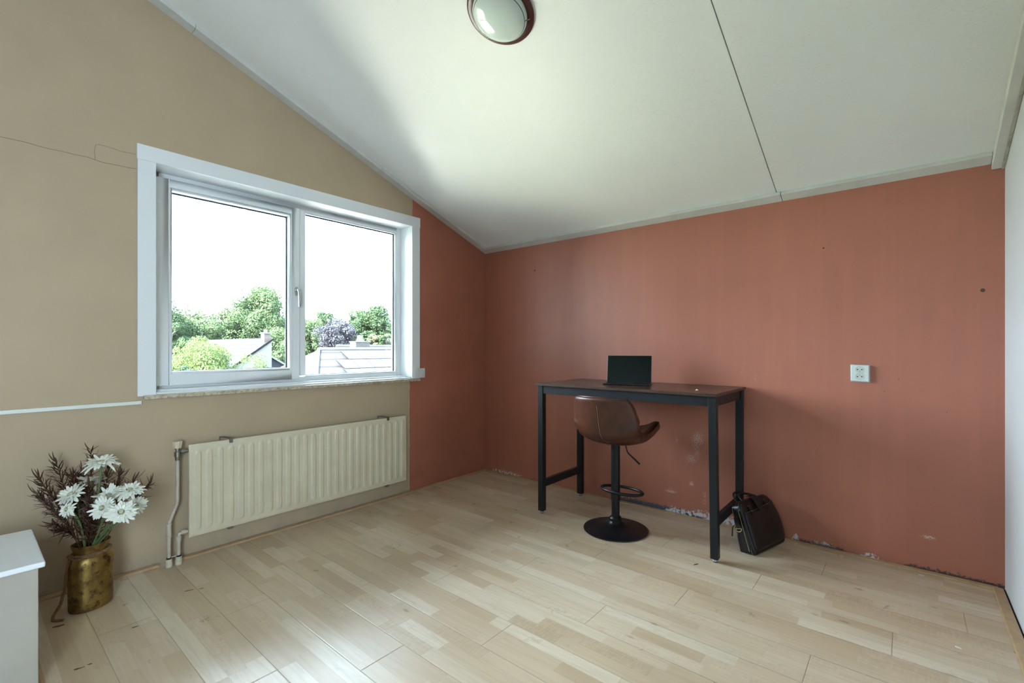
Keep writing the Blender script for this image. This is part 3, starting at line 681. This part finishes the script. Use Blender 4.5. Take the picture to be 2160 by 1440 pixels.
# seat shell: rows from the front edge back and up the backrest. (f, z, halfwidth, edge lift, edge forward wrap)
rows = [(.285, .600, .160, .062, .000), (.278, .610, .178, .062, .004), (.215, .610, .198, .060, .004), (.13, .600, .206, .048, 0), (.04, .592, .210, .042, .0), (-.05, .592, .213, .044, .002),
        (-.115, .603, .215, .060, .012), (-.165, .622, .217, .072, .030), (-.200, .660, .217, .055, .060), (-.218, .710, .214, .022, .088), (-.230, .765, .206, 0, .088), (-.241, .815, .196, -.002, .080), (-.250, .852, .182, -.006, .070), (-.254, .872, .160, -.008, .058)]
def crv(rows, n):
    out = []
    m = len(rows) - 1
    for i in range(n + 1):
        t = i / n * m; k = min(m - 1, int(t)); u = t - k
        p0, p1, p2, p3 = rows[max(0, k - 1)], rows[k], rows[k + 1], rows[min(m, k + 2)]
        out.append([.5 * (2 * b + (c - a) * u + (2 * a - 5 * b + 4 * c - d) * u * u + (3 * b - a - 3 * c + d) * u ** 3) for a, b, c, d in zip(p0, p1, p2, p3)])
    return out
RW = crv(rows, 44); NV = 28
def shell(thick_in, thick_out):
    top = []
    for f_, z_, hw, lift, wrap in RW:
        top.append([sl_(f_ + wrap * abs(v) ** 2.2, hw * (v - .06 * v ** 3) / .94, z_ + lift * abs(v) ** 2.4) for v in [-1 + 2 * j / NV for j in range(NV + 1)]])
    # normals
    nu, nv = len(top), NV + 1; N_ = []
    for i in range(nu):
        row = []
        for j in range(nv):
            a = top[min(i + 1, nu - 1)][j] - top[max(i - 1, 0)][j]; b = top[i][min(j + 1, nv - 1)] - top[i][max(j - 1, 0)]
            row.append(a.cross(b).normalized())
        N_.append(row)
    return top, N_
TOP, NRM = shell(0, 0)
chk = NRM[20][14]      # middle of the seat: must point up / forward into the bucket
sg = 1 if chk.z > 0 else -1
def taper(i, j):
    v = abs(-1 + 2 * j / NV); u = i / (len(TOP) - 1)
    e = min(1 - v, min(u, 1 - u) * 2.2)
    return math.sqrt(max(0, 1 - (1 - min(1, e / .16)) ** 2))
sm = MB(); A_, B_ = [], []
for i in range(len(TOP)):
    u = i / (len(TOP) - 1); base_t = .030 if u < .5 else .030 - .012 * min(1, (u - .5) * 2.5)
    A_.append([TOP[i][j] + NRM[i][j] * sg * (base_t * .30 + base_t * .55 * taper(i, j)) for j in range(NV + 1)])
    sink = .020 if u < .45 else .006
    B_.append([TOP[i][j] - NRM[i][j] * sg * (.007 + (sink + .010) * taper(i, j)) for j in range(NV + 1)])
sm.grid(A_); sm.grid([r_[::-1] for r_ in B_])
def stitch(a, b):
    for i in range(len(a) - 1): sm.add([a[i], a[i + 1], b[i + 1], b[i]], [(0, 1, 2, 3)])
stitch([r_[0] for r_ in A_], [r_[0] for r_ in B_]); stitch([r_[-1] for r_ in A_], [r_[-1] for r_ in B_]); stitch(A_[0], B_[0]); stitch(A_[-1], B_[-1])
seat = sm.build('seat', M_lea, st_, smooth=True, ang=75)
for i_, row_ in enumerate(B_): pass
ss = seat.modifiers.new('sub', 'SUBSURF'); ss.levels = 1; ss.render_levels = 2
mid = [B_[i][NV // 2] - NRM[i][NV // 2] * sg * .0008 for i in range(16, len(B_) - 6)]
off_ = sl_(0, -.0035, 0) - sl_(0, 0, 0)
MB().tube([m_ + off_ for m_ in mid], .0022, 8).build('back_seam', M_lea, seat, smooth=True)
MB().tube([m_ - off_ * 1.2 + NRM[20][14] * 0 for m_ in mid], .0013, 6).build('stitching', plain('tan_thread', (.40, .27, .18), .6), seat, smooth=True)
edge = [A_[i][0].lerp(B_[i][0], .5) for i in range(len(A_) - 1, 0, -1)] + [A_[0][j].lerp(B_[0][j], .5) for j in range(0, NV + 1)] + [A_[i][-1].lerp(B_[i][-1], .5) for i in range(1, len(A_))] + [A_[-1][j].lerp(B_[-1][j], .5) for j in range(NV, 0, -1)]
MB().tube(edge, .0035, 8, closed=True).build('piping', M_lea, seat, smooth=True)
MB().box((SX - .045, SY - .045, .556), (SX + .045, SY + .045, .58)).build('seat_plate', M_sblk, st_, bevel=.006)

# ------------------------------------------------------------------ briefcase
M_bag = plain('black_brown_leather', (.0085, .006, .006), .33, var=.2, vs=20, bump=.15, bs=300, spec=.4)
M_bagd = plain('matt_bag_trim', (.007, .006, .006), .45, var=.1)
M_brass = plain('brass_fitting', (.75, .62, .36), .25, 1.0)
BO = Vector((2.4414, -.4061, 0)); BW = Vector((.2531, .9674, 0)); BN = Vector((-.9674, .2532, 0))
lean = math.atan2(.105, .285); BV = BN * sin(lean) + Vector((0, 0, cos(lean))); BD = (BN * cos(lean) - Vector((0, 0, sin(lean)))).normalized()
bag = empty('briefcase', BO + BW * .19 + BN * .05); tag(bag, 'black leather briefcase leaning against the right end of the desk', 'bag')
def bp(u, v, d): # width, height along leaning face, depth toward the desk
    return BO + BW * u + BV * v + BD * d
def outline(inset=0., n=10):
    """rounded trapezoid in (u, v): bottom .385 wide, top .335 wide, .30 high"""
    cs_ = [((.012, .003), .035), ((.378, .002), .045), ((.412, .125), .06), ((.352, .288), .075), ((.020, .292), .045)]
    pts = []
    m = len(cs_)
    for i, (c, r) in enumerate(cs_):
        c = Vector(c); p = Vector(cs_[i - 1][0]); q = Vector(cs_[(i + 1) % m][0])
        a = c + (p - c).normalized() * r; b = c + (q - c).normalized() * r
        for k in range(n + 1):
            t = k / n; pts.append(a * (1 - t) ** 2 + c * 2 * t * (1 - t) + b * t * t)
    ctr = Vector((.197, .15))
    return [p + (ctr - p).normalized() * inset for p in pts]
def dep(v): return 1 - .38 * max(0, v) / .29       # thinner toward the top
layers = [(.030, -.010), (.012, -.007), (.003, -.002), (0, .006), (.003, .014), (.001, .03), (.001, .050), (.003, .066), (0, .074), (.004, .082), (.014, .087), (.03, .089)]
Pp = []
for ins, d in layers:
    o_ = outline(ins); row = []
    for p in o_:
        q = bp(p.x, p.y, d * dep(p.y)); q.z = max(q.z, .0015); row.append(q)
    row.append(row[0]); Pp.append(row)
bb = MB().grid(Pp)
def cap(row, d):
    ctr = bp(.197, .15, d); n = len(row) - 1
    inner = [r_.lerp(ctr, .5) + (BD * (-.006 if d < 0 else .006)) for r_ in row[:-1]]
    bb.add([*row[:-1], *inner, ctr + BD * (-.009 if d < 0 else .009)], [(i, (i + 1) % n, (i + 1) % n + n, i + n) for i in range(n)] + [(i + n, (i + 1) % n + n, 2 * n) for i in range(n)])
cap(Pp[0], -.010); cap(Pp[-1], .089 * .8)
bb.build('body', M_bag, bag, smooth=True, ang=80)
def ribbon(pts, wdir, w_, th, nrm):
    m = MB(); rows_ = []
    for p in pts: rows_.append([p - wdir * w_ / 2, p + wdir * w_ / 2])
    m.grid(rows_); m.grid([[a + nrm * th for a in r_][::-1] for r_ in rows_])
    for k in (0, 1):
        for i in range(len(rows_) - 1): m.add([rows_[i][k], rows_[i + 1][k], rows_[i + 1][k] + nrm * th, rows_[i][k] + nrm * th], [(0, 1, 2, 3)])
    return m
fl = outline(.004)
# outer pocket panel on the face, its top edge sagging slightly
pk = []
OL = outline(.016)
def span(v):
    us = []
    for a, b in zip(OL, OL[1:] + OL[:1]):
        if (a.y - v) * (b.y - v) <= 0 and abs(a.y - b.y) > 1e-9: us.append(a.x + (b.x - a.x) * (v - a.y) / (b.y - a.y))
    return min(us), max(us)
for i in range(15):
    v_ = .0215 + (.232 - .0215) * i / 14; a, b = span(v_); row = []
    for j in range(21):
        q_ = j / 20; e_ = min(1, 4.5 * min(q_, 1 - q_)) * min(1, 4 * i / 14 + .05)
        row.append(bp(a + (b - a) * q_, v_ + (.016 * q_ - .006 * sin(pi * q_)) * (i / 14) ** 2, -.0075 - .0115 * e_ ** .6))
    pk.append(row)
pkt = MB().grid(pk); 
for r_ in pk: pass
po = pkt.build('front_pocket', M_bag, bag, smooth=True, ang=80); sd = po.modifiers.new('s', 'SOLIDIFY'); sd.thickness = .004; sd.offset = 0
MB().tube([q - BD * .0015 for q in pk[-1]], .0028, 8).build('pocket_edge', plain('dark_edging', (.03, .02, .017), .4), po, smooth=True)
# zip round the face edge, and its shiny piping
zo = outline(-.0015)
k0_ = [i for i, p in enumerate(zo) if p.x < .2 or p.y > .2]
zp = [bp(p.x, p.y, .008 * dep(p.y)) for p in zo]
MB().tube([q for q, p in zip(zp, zo) if q.z > .004] , .003, 8).build('piping', plain('glossy_piping', (.03, .028, .018), .15, spec=.8), bag, smooth=True)
zl = [bp(.012 + .012 * (v_ / .29) - .006, v_, .020 * dep(v_)) for v_ in [.03 + .225 * k / 14 for k in range(15)]]
MB().tube(zl, .0022, 6).build('zip', plain('aged_zip', (.20, .18, .10), .35, .7), bag, smooth=True)
zl2 = [bp(.012 + .012 * (v_ / .29) - .004, v_, .072 * dep(v_)) for v_ in [.12 + .15 * k / 14 for k in range(15)]]
MB().tube(zl2, .0022, 6).build('zip', MATS['aged_zip'], bag, smooth=True)
MB().tube([bp(.016, .175, .080 * dep(.16)), bp(.004, .165, .090 * dep(.15)), bp(.002, .160, .094 * dep(.15)) - Vector((0, 0, .045))], [.002, .0035, .0045], 8).build('zip_pull', M_bagd, bag, smooth=True)
# side tab with D ring
cdr = bp(-.001, .158, .040 * dep(.16)); 
ribbon([bp(.003, .215, .04 * dep(.2)), bp(-.003, .19, .04 * dep(.19)), bp(-.004, .165, .04 * dep(.17))], BD, .026, .003, -BW).build('side_tab', M_bagd, bag)
dr = [cdr + BD * (.018 * cos(a)) + BV * (.018 * sin(a)) - BW * .006 for a in [pi + pi * k / 20 for k in range(21)]]
MB().tube(dr, .0023, 8, closed=True).build('d_ring', M_brass, bag, smooth=True)
# handles: two rolled loops over the top with metal end rings
for s_, (d_, lx, hh, sw_) in enumerate(((.0, .0, .0, 0), (.060, .0, .0, 1))):
    base_v = .255 if s_ == 0 else .275
    a0 = bp(.095, base_v, -.008 if s_ == 0 else .05); a1 = bp(.275, base_v + .004, -.008 if s_ == 0 else .05)
    H = []
    for k in range(21):
        t = k / 20; p = a0.lerp(a1, t); h = .078 * (sin(pi * t) ** .55)
        H.append(p + Vector((0, 0, 1)) * h * .62 + BN * (h * .95 if s_ == 0 else h * .55) - BW * (.045 * sin(pi * t)))
    hnd = MB().tube(H, [.0052 + .0018 * sin(pi * k / 20) for k in range(21)], 10).build('handle', M_bagd, bag, smooth=True)
    for p_, q_ in ((a0, H[1]), (a1, H[-2])):
        MB().tube([p_ + BV * .004 - BW * .010, p_ + BV * .004 + BW * .010], .0022, 8).build('ring', M_brass, hnd, smooth=True)
        if s_ == 0:
            ribbon([p_ + BV * .004 - BD * .004, p_ - BV * .02 - BD * .010, p_ - BV * .045 - BD * .014], BW, .020, .003, -BD).build('handle_tab', M_bagd, bag)
            MB().lathe([(0, 0), (.0042, 0), (.0036, .0022), (0, .003)], p_ - BV * .022 - BD * .0145, 14, M=(-BD).to_track_quat('Z', 'Y').to_matrix()).build('rivet', M_brass, bag, smooth=True)
# closing strap over the top
ribbon([bp(.175, .300, .055), bp(.175, .306, .03), bp(.175, .300, -.004), bp(.175, .275, -.017), bp(.175, .25, -.022), bp(.175, .225, -.026)], BW, .034, .0035, -BD).build('closing_strap', M_bagd, bag)

# ------------------------------------------------------------------ socket
so_ = empty('wall_socket', (2.8935, -.001, 1.027)); tag(so_, 'white double power socket on the red wall right of the desk', 'socket')
M_sock = plain('socket_plastic', (.64, .68, .63), .35, var=.01)
sx0, sx1, sz0, sz1 = 2.853, 2.934, .982, 1.072
sp_ = MB().prism([(sx0, sz0 + .002), (sx1, sz0 - .002), (sx1, sz1 - .001), (sx0 - .002, sz1 + .001)], 'y', -.020, -.0005).build('cover_plate', M_sock, so_, bevel=.004, segs=3)
MB().prism([(sx0 - .004, sz0 - .003), (sx1 + .004, sz0 - .005), (sx1 + .004, sz1 + .001), (sx0 - .004, sz1 + .003)], 'y', -.0035, -.0004).build('old_paint_edge', plain('white_filler', (.62, .64, .68), .6, var=.2, vs=70), so_)
for zc2, up_ in ((1.0475, -1), (1.0085, 1)):
    q = Vector((0, -1, 0)).to_track_quat('Z', 'Y').to_matrix()
    c_ = Vector((2.8925, -.0202, zc2))
    rc = MB().lathe([(.0195, 0), (.0195, .0012), (.0178, .0012), (.0168, -.0004), (0, -.0004)], c_, 40, M=q).build('socket_well', plain('socket_shade', (.58, .62, .57), .4), so_, smooth=True, ang=30)
    for dx_ in (-.0095, .0095): MB().lathe([(0, .0001), (.0032, .0001), (.0032, .0006), (0, .0006)], c_ + Vector((dx_, 0, 0)), 14, M=q).build('pin_hole', M_dark_gap, rc)
    MB().lathe([(0, .0001), (.0022, .0001), (.0022, .0006), (0, .0006)], c_ + Vector((0, 0, up_ * .008)), 12, M=q).build('earth_pin', plain('earth_pin', (.16, .15, .12), .4, .7), rc)

# ------------------------------------------------------------------ ceiling lamp
LC = Vector((1.676, -1.668, cz(-1.668))); nrm = Vector((0, -sin(R(20)), -cos(R(20))))
q = nrm.to_track_quat('Z', 'Y').to_matrix()
cl = empty('ceiling_lamp', LC + nrm * .001); tag(cl, 'round ceiling lamp with a dark red rim and frosted glass dome on the sloping ceiling', 'lamp')
MB().lathe([(.152, .0), (.156, .002), (.157, .006), (.155, .010), (.148, .0135), (.134, .017), (.130, .0165), (.128, .012), (0, .012)], LC + nrm * .001, 96, M=q).build('rim', plain('dark_red_rim', (.060, .013, .012), .38, var=.05, spec=.5), cl, smooth=True, ang=40)
gd = NT('frosted_dome'); gd.set(col=(.52, .60, .56), rough=.07, spec=.6); gd.b.inputs['Coat Weight'].default_value = .3
MB().lathe([(.1275, .013), (.1275, .022), (.125, .030), (.121, .034), (.118, .0370), (.106, .045), (.086, .054), (.06, .060), (.035, .0635), (.015, .0648), (0, .065)], LC, 96, M=q).build('glass_dome', gd.m, cl, smooth=True, ang=28)
MB().lathe([(.1205, .0345), (.1195, .0362), (.1185, .0370), (.1175, .0374)], LC, 96, M=q).build('dome_ring', plain('dome_line', (.12, .14, .12), .4), cl, smooth=True)
for a in (205, 325, 85):
    d_ = q @ Vector((cos(R(a)), sin(R(a)), 0)); p_ = LC + d_ * .130 + nrm * .019
    MB().tube([p_ + d_ * .008, p_ + nrm * .008, p_ - d_ * .010 + nrm * .016], [.0035, .003, .002], 8).build('clip', plain('steel_clip', (.25, .2, .19), .3, .9), cl, smooth=True)

# ------------------------------------------------------------------ bits on the floor
def fleck(name, x, y, L, W, a, mat, label, cat):
    m = MB().lathe([(0, .0006), (1, .0006), (.8, .0025), (0, .003)], (0, 0, 0), 8); m.v = [(x + p[0] * L * cos(a) - p[1] * W * sin(a), y + p[0] * L * sin(a) + p[1] * W * cos(a), p[2]) for p in m.v]
    return tag(m.build(name, mat), label, cat)
M_wf = plain('white_fleck', (.72, .72, .70), .7); 
fleck('black_splinter', 2.222, -.6947, .016, .0022, R(60), plain('black_splinter', (.015, .015, .015), .6), 'tiny black splinter on the floor in front of the right desk leg', 'scrap')
fleck('paint_flake', 3.2458, -.7497, .011, .004, R(-15), M_wf, 'small white paint flake on the open floor near the right wall', 'paint flake')
fleck('paint_flake', 3.150, -.0723, .013, .005, R(5), M_wf, 'white paint flake lying close to the moulding of the red wall', 'paint flake')
tag(MB().tube([(3.010, -.590, .002), (3.017, -.578, .004), (3.014, -.566, .002), (3.022, -.556, .003), (3.030, -.548, .002)], .0018, 6).build('thread', plain('pale_thread', (.62, .55, .46), .8), smooth=True), 'short curled pale thread on the floor between the bag and the right wall', 'thread')
M_stain = plain('floor_stain', (.13, .055, .035), .5, var=.2, vs=60)
for i, (x, y, L, W, a) in enumerate(((.4443, -2.5452, .020, .004, 70), (.47, -2.50, .012, .0035, 80), (.78, -2.979, .016, .006, 75), (.779, -2.948, .010, .004, 60), (.365, -2.985, .024, .011, 75), (.618, -2.784, .013, .004, 80))):
    m = MB(); n = 14; rnd = random.Random(i); ps = []
    for k in range(n):
        b = 2 * pi * k / n; rr = rnd.uniform(.5, 1.15); ps.append((x + rr * (L * cos(b) * cos(R(a)) - W * sin(b) * sin(R(a))), y + rr * (L * cos(b) * sin(R(a)) + W * sin(b) * cos(R(a)))))
    m.prism(ps, 'z', .0002, .0007).build('floor_stain', M_stain, f)

# ------------------------------------------------------------------ outside: ground, houses, trees
M_grass = plain('garden_green', (.11, .13, .08), .9, var=.3, vs=.8)
g = MB().box((-120, -90, -3.4), (-.5, 110, -3.2)).build('ground', M_grass); struct(g)
pv = MB().box((-8.6, -14, -3.2), (-.5, 8, -3.16)).build('bounce_paving', plain('pale_bounce_paving', (.37, .365, .315), .85, var=.1, vs=1)); struct(pv)  # unseen pale ground, added to bounce sunlight up onto the ceiling
M_brickw = plain('white_render_wall', (.045, .045, .048), .8, var=.05, vs=4); M_pane = plain('annex_grey', (.009, .0105, .0135), .7, spec=.05)
def tile_mat(name, c1, c2, axis, step, slope_off=0.):
    t = NT(name); x, y, z = t.sep(); a = {'x': x, 'y': y, 'z': z}[axis]
    l = t.ma('LESS_THAN', t.ma('FRACT', t.ma('DIVIDE', a, step)), .22)
    cc_ = t.mix(t.mr(t.noise(1.8, 4, .7), .35, .7), c1, c2); t.set(col=t.mix(t.ma('MULTIPLY', l, .75), cc_, tuple(q * .35 for q in c1)), rough=.7, spec=.03); t.bump(l, .5, .03); return t.m
# left house: lean-to roof rising to the right, white gable facing us
h1 = empty('white_gable_house', (-20, 5, -3.2)); tag(h1, 'white rendered house with a mono-pitch tiled roof and one chimney seen through the left pane', 'house')
MB().prism([(3.2, -3.2), (5.55, -3.2), (5.55, 1.44), (4.55, .70), (3.2, -.30)], 'x', -26, -18).build('wall', M_brickw, h1)
dy, dz = 5.60 - 3.05, 1.535 + .35
MB().prism([(3.05, -.35), (5.60, 1.50), (5.60, 1.60), (3.05, -.25)], 'x', -26.1, -17.9).build('roof', tile_mat('grey_roof_tiles', (.0046, .0041, .0040), (.0031, .0029, .0031), 'z', .16), h1)
c1 = MB().box((-18.5, 5.30, 1.3), (-18.15, 5.56, 1.78)).build('chimney', plain('pale_brick', (.021, .016, .012), .8, var=.3, vs=6), h1)
MB().box((-18.55, 5.27, 1.78), (-18.1, 5.59, 1.83)).box((-18.4, 5.38, 1.83), (-18.25, 5.48, 1.97)).build('chimney_cap', plain('light_cap', (.022, .022, .023), .6), c1)
an = MB().prism([(5.56, -3.2), (6.3, -3.2), (6.3, .30), (5.56, .75)], 'x', -20, -18.2).build('annex', M_pane, h1)
MB().prism([(5.555, .76), (6.5, .18), (6.5, .26), (5.555, .84)], 'x', -20.2, -18.1).build('annex_roof', M_brickw, h1)
# right house: hipped roof with solar panels; ridge runs along the view
h2 = empty('hip_roof_house', (-12, 9, -3.2)); tag(h2, 'near grey hipped roof with rows of solar panels seen through the right pane', 'house')
rz, rx, ry = 1.10, -12.0, 4.56
ex, ez = -6.9, -1.3; ey = 1.7
M_roof2 = tile_mat('slate_tiles', (.0130, .0132, .0142), (.0100, .0104, .0116), 'z', .22)
rfm = MB().add([(rx, ry, rz), (rx, 16, rz), (ex, 16, ez), (ex, ey, ez), (-17.1, ey, ez), (-17.1, 16, ez)], [(0, 1, 2, 3), (0, 3, 4), (0, 4, 5, 1)])
r2 = rfm.build('roof', M_roof2, h2); sd = r2.modifiers.new('s', 'SOLIDIFY'); sd.thickness = .08; sd.offset = -1
MB().box((-16.7, ey + .4, -3.2), (ex - .4, 15.8, ez + .02)).build('wall', M_brickw, h2)
MB().tube([(rx, ry, rz + .02), (rx, 16, rz + .02)], .055, 8).build('ridge_tiles', plain('pale_ridge', (.022, .021, .021), .7), h2)
MB().tube([(rx, ry, rz + .02), (ex, ey, ez + .03)], .05, 8).build('hip_tiles', MATS['pale_ridge'], h2)
sdir = Vector((ex - rx, 0, ez - rz)).normalized(); sn = Vector((-sdir.z, 0, sdir.x)); sn = sn if sn.z > 0 else -sn
M_pv = plain('solar_panel', (.0062, .0070, .0090), .5, var=.15, vs=1.5, spec=.05)
for r_ in range(4):
    for c_ in range(9):
        y0 = ry + (.62, .12, .05, -.30)[r_] + c_ * .56; s0 = .30 + r_ * .66
        if y0 > 12: continue
        o = Vector((rx, y0, rz)) + sdir * s0 + sn * .06
        m = MB().box((0, 0, 0), (.62, .545, .035)); m.v = [tuple(o + sdir * p[0] + Vector((0, p[1], 0)) + sn * p[2]) for p in m.v]; m.build('solar_panel', M_pv, h2)
h3 = empty('distant_roof_house', (-16, 12, -3.2)); tag(h3, 'dark tiled roof with a broad grey chimney behind the solar panel roof', 'house')
MB().prism([(-19.5, -1.0), (-17, 1.32), (-14.5, -1.0)], 'y', 8.0, 20).build('roof', M_roof2, h3)
MB().box((-19.2, 8.3, -3.2), (-14.8, 19.8, -.98)).build('wall', M_brickw, h3)
c3 = MB().box((-16.2, 8.22, .3), (-15.7, 8.92, 1.42)).build('chimney', plain('grey_brick', (.012, .012, .011), .85, var=.3, vs=9), h3)
MB().box((-16.23, 8.19, 1.42), (-15.67, 8.95, 1.46)).box((-16.0, 8.46, 1.46), (-15.85, 8.66, 1.72)).build('chimney_cap', MATS['light_cap'], c3)

def leafmat(name, a, b, tr=(.01, .02, .005)):
    t = NT(name); n = t.noise(1.3, 4, .7); n2 = t.wn(t.pos())
    t.set(col=t.mix(t.mr(n, .3, .7), a, b), rough=.6, spec=.03)
    tl = t.new('ShaderNodeBsdfTranslucent'); tl.inputs[0].default_value = (*tr, 1); mx = t.new('ShaderNodeMixShader'); mx.inputs[0].default_value = .22
    out = [n for n in t.n if n.type == 'OUTPUT_MATERIAL'][0]; t.link(t.b.outputs[0], mx.inputs[1]); t.link(tl.outputs[0], mx.inputs[2]); t.link(mx.outputs[0], out.inputs[0]); return t.m
LG = leafmat('fresh_green_leaves', (0.0290, 0.0441, 0.0208), (0.0165, 0.0289, 0.0152), (0.0343, 0.0502, 0.0200)); LD = leafmat('deep_green_leaves', (0.0158, 0.0274, 0.0136), (0.0099, 0.0198, 0.0112), (0.0185, 0.0289, 0.0112))
LY = leafmat('lime_leaves', (0.0343, 0.0502, 0.0160), (0.0238, 0.0395, 0.0136), (0.0363, 0.0532, 0.0144)); LP = leafmat('copper_leaves', (0.0238, 0.0258, 0.0320), (0.0119, 0.0129, 0.0176), (0.0172, 0.0182, 0.0224)); LO = leafmat('straw_leaves', (0.0396, 0.0456, 0.0272), (0.0290, 0.0350, 0.0208))
M_bark = plain('bark', (.06, .05, .04), .9, var=.3, vs=5)
def tree(name, label, cat, c, r, blobs, nleaf, ls, mat, seed, ground=-3.2, core=.72):
    """c centre of the crown, r (rx,ry,rz) radii"""
    rs = np.random.RandomState(seed); c = np.array(c, float); r = np.array(r, float)
    e = empty(name, (c[0], c[1], ground)); tag(e, label, cat, 'trees and shrubs seen through the window')
    B = []
    for i in range(blobs):
        d = rs.normal(size=3); d /= np.linalg.norm(d); B.append((c + d * r * rs.uniform(.35, .88), r.min() * rs.uniform(.22, .46)))
    per = int(nleaf * 2.6) // blobs; ls = ls * .56; V = []; 
    for bc, br_ in B:
        d = rs.normal(size=(per, 3)); d /= np.linalg.norm(d, axis=1)[:, None]
        p = bc + d * br_ * rs.uniform(.75, 1.08, (per, 1)) * np.array([1, 1, .85])
        nn = d + rs.normal(size=(per, 3)) * .6; nn /= np.linalg.norm(nn, axis=1)[:, None]
        u = np.cross(nn, rs.normal(size=(per, 3))); u /= np.linalg.norm(u, axis=1)[:, None]; w2 = np.cross(nn, u)
        s = ls * rs.uniform(.6, 1.3, (per, 1))
        V.append(np.stack([p - u * s, p - w2 * s * .5, p + u * s, p + w2 * s * .5], 1))
    V = np.concatenate(V).reshape(-1, 3); F = np.arange(len(V)).reshape(-1, 4)
    me = bpy.data.meshes.new('crown'); me.from_pydata((V - np.array([c[0], c[1], ground])).tolist(), [], F.tolist()); me.materials.append(mat)
    o = bpy.data.objects.new('crown', me); COL.objects.link(o); o.parent = e
    bm = MB(); 
    for bc, br_ in B[:12]: bm.tube([(c[0], c[1], c[2] - r[2] * .6), tuple((bc + c) / 2 - np.array([0, 0, .2])), tuple(bc)], [r.min() * .03, r.min() * .02, .01], 6)
    bm.tube([(c[0], c[1], ground), (c[0], c[1], c[2] - r[2] * .55)], [r.min() * .07, r.min() * .045], 10); bm.build('trunk', M_bark, e, smooth=True)
    return e
def at(px, py, t):   # point of the view at depth t (used only to measure positions)
    return (CAMX + t * (-.64392 + (px - 1080) / 985 * .76509), CAMY + t * (.76509 + (px - 1080) / 985 * .64392), CAMZ - (py - 733) / 985 * t)
tree('broad_tree', 'tall light green tree crown reaching highest in the left pane', 'tree', at(562, 672, 36), (3.2, 2.4, 2.75), 60, 15000, .13, LG, 31)
tree('broad_tree', 'green tree crown in the middle of the left pane below the tallest one', 'tree', at(488, 705, 35), (2.6, 2.2, 2.6), 50, 12000, .13, LG, 32)
tree('broad_tree', 'green tree crown at the left side of the left pane', 'tree', at(412, 712, 34), (2.6, 2.2, 2.2), 46, 11000, .13, LG, 33)
tree('broad_tree', 'darker green tree at the far left edge of the left pane', 'tree', at(352, 705, 31), (1.6, 1.5, 2.2), 30, 6000, .12, LD, 34)
tree('broad_tree', 'light green tree hanging down beside the mullion behind the white house', 'tree', at(590, 745, 32), (1.3, 1.2, 1.7), 26, 5000, .12, LG, 35)
tree('lime_shrub', 'lime green bushy tree in front at the bottom of the left pane', 'shrub', at(435, 776, 15), (1.25, 1.05, 1.12), 46, 12000, .055, LY, 36)
tree('lime_shrub', 'small lime green bush at the lower left corner of the left pane', 'shrub', at(378, 765, 15.5), (.55, .5, .55), 18, 3500, .05, LY, 37)
tree('slender_shrub', 'sparse thin young tree standing in front of the white house', 'shrub', at(540, 765, 14), (.45, .4, .50), 10, 420, .05, LY, 38)
tree('broad_tree', 'fresh green tree at the left side of the right pane', 'tree', at(655, 725, 30), (1.5, 1.4, 1.9), 46, 8000, .12, LG, 39)
tree('broad_tree', 'dark green tree between the light tree and the copper tree', 'tree', at(682, 690, 38), (1.6, 1.4, 1.3), 26, 6000, .13, LD, 40)
tree('copper_tree', 'purple grey leaved copper tree in the middle of the right pane', 'tree', at(714, 712, 26), (1.45, 1.1, 1.15), 60, 7500, .085, LP, 41)
tree('oak_tree', 'tall dense dark green tree at the right of the right pane', 'tree', at(786, 688, 32), (1.65, 1.5, 1.45), 44, 11000, .12, LD, 42)
tree('broad_tree', 'loose dark green tree top behind the copper tree', 'tree', at(748, 690, 36), (1.2, 1.1, 1.2), 20, 4500, .12, LD, 43)
tree('straw_shrub', 'pale yellow green shrub left of the small conifer above the roofs', 'shrub', at(790, 718, 28), (.75, .6, .5), 16, 3000, .09, LO, 44)
tree('straw_shrub', 'pale yellow green shrub right of the small conifer above the roofs', 'shrub', at(818, 716, 28), (.5, .5, .5), 12, 2400, .09, LO, 45)
tree('conifer', 'small dark conifer standing between the two pale shrubs', 'shrub', at(806, 716, 27.5), (.22, .22, .50), 12, 2000, .07, LD, 46)
tree('hedge', 'dark clipped hedge at the bottom left corner of the left pane', 'shrub', at(370, 792, 13), (.8, .6, .27), 16, 4500, .045, LD, 47)
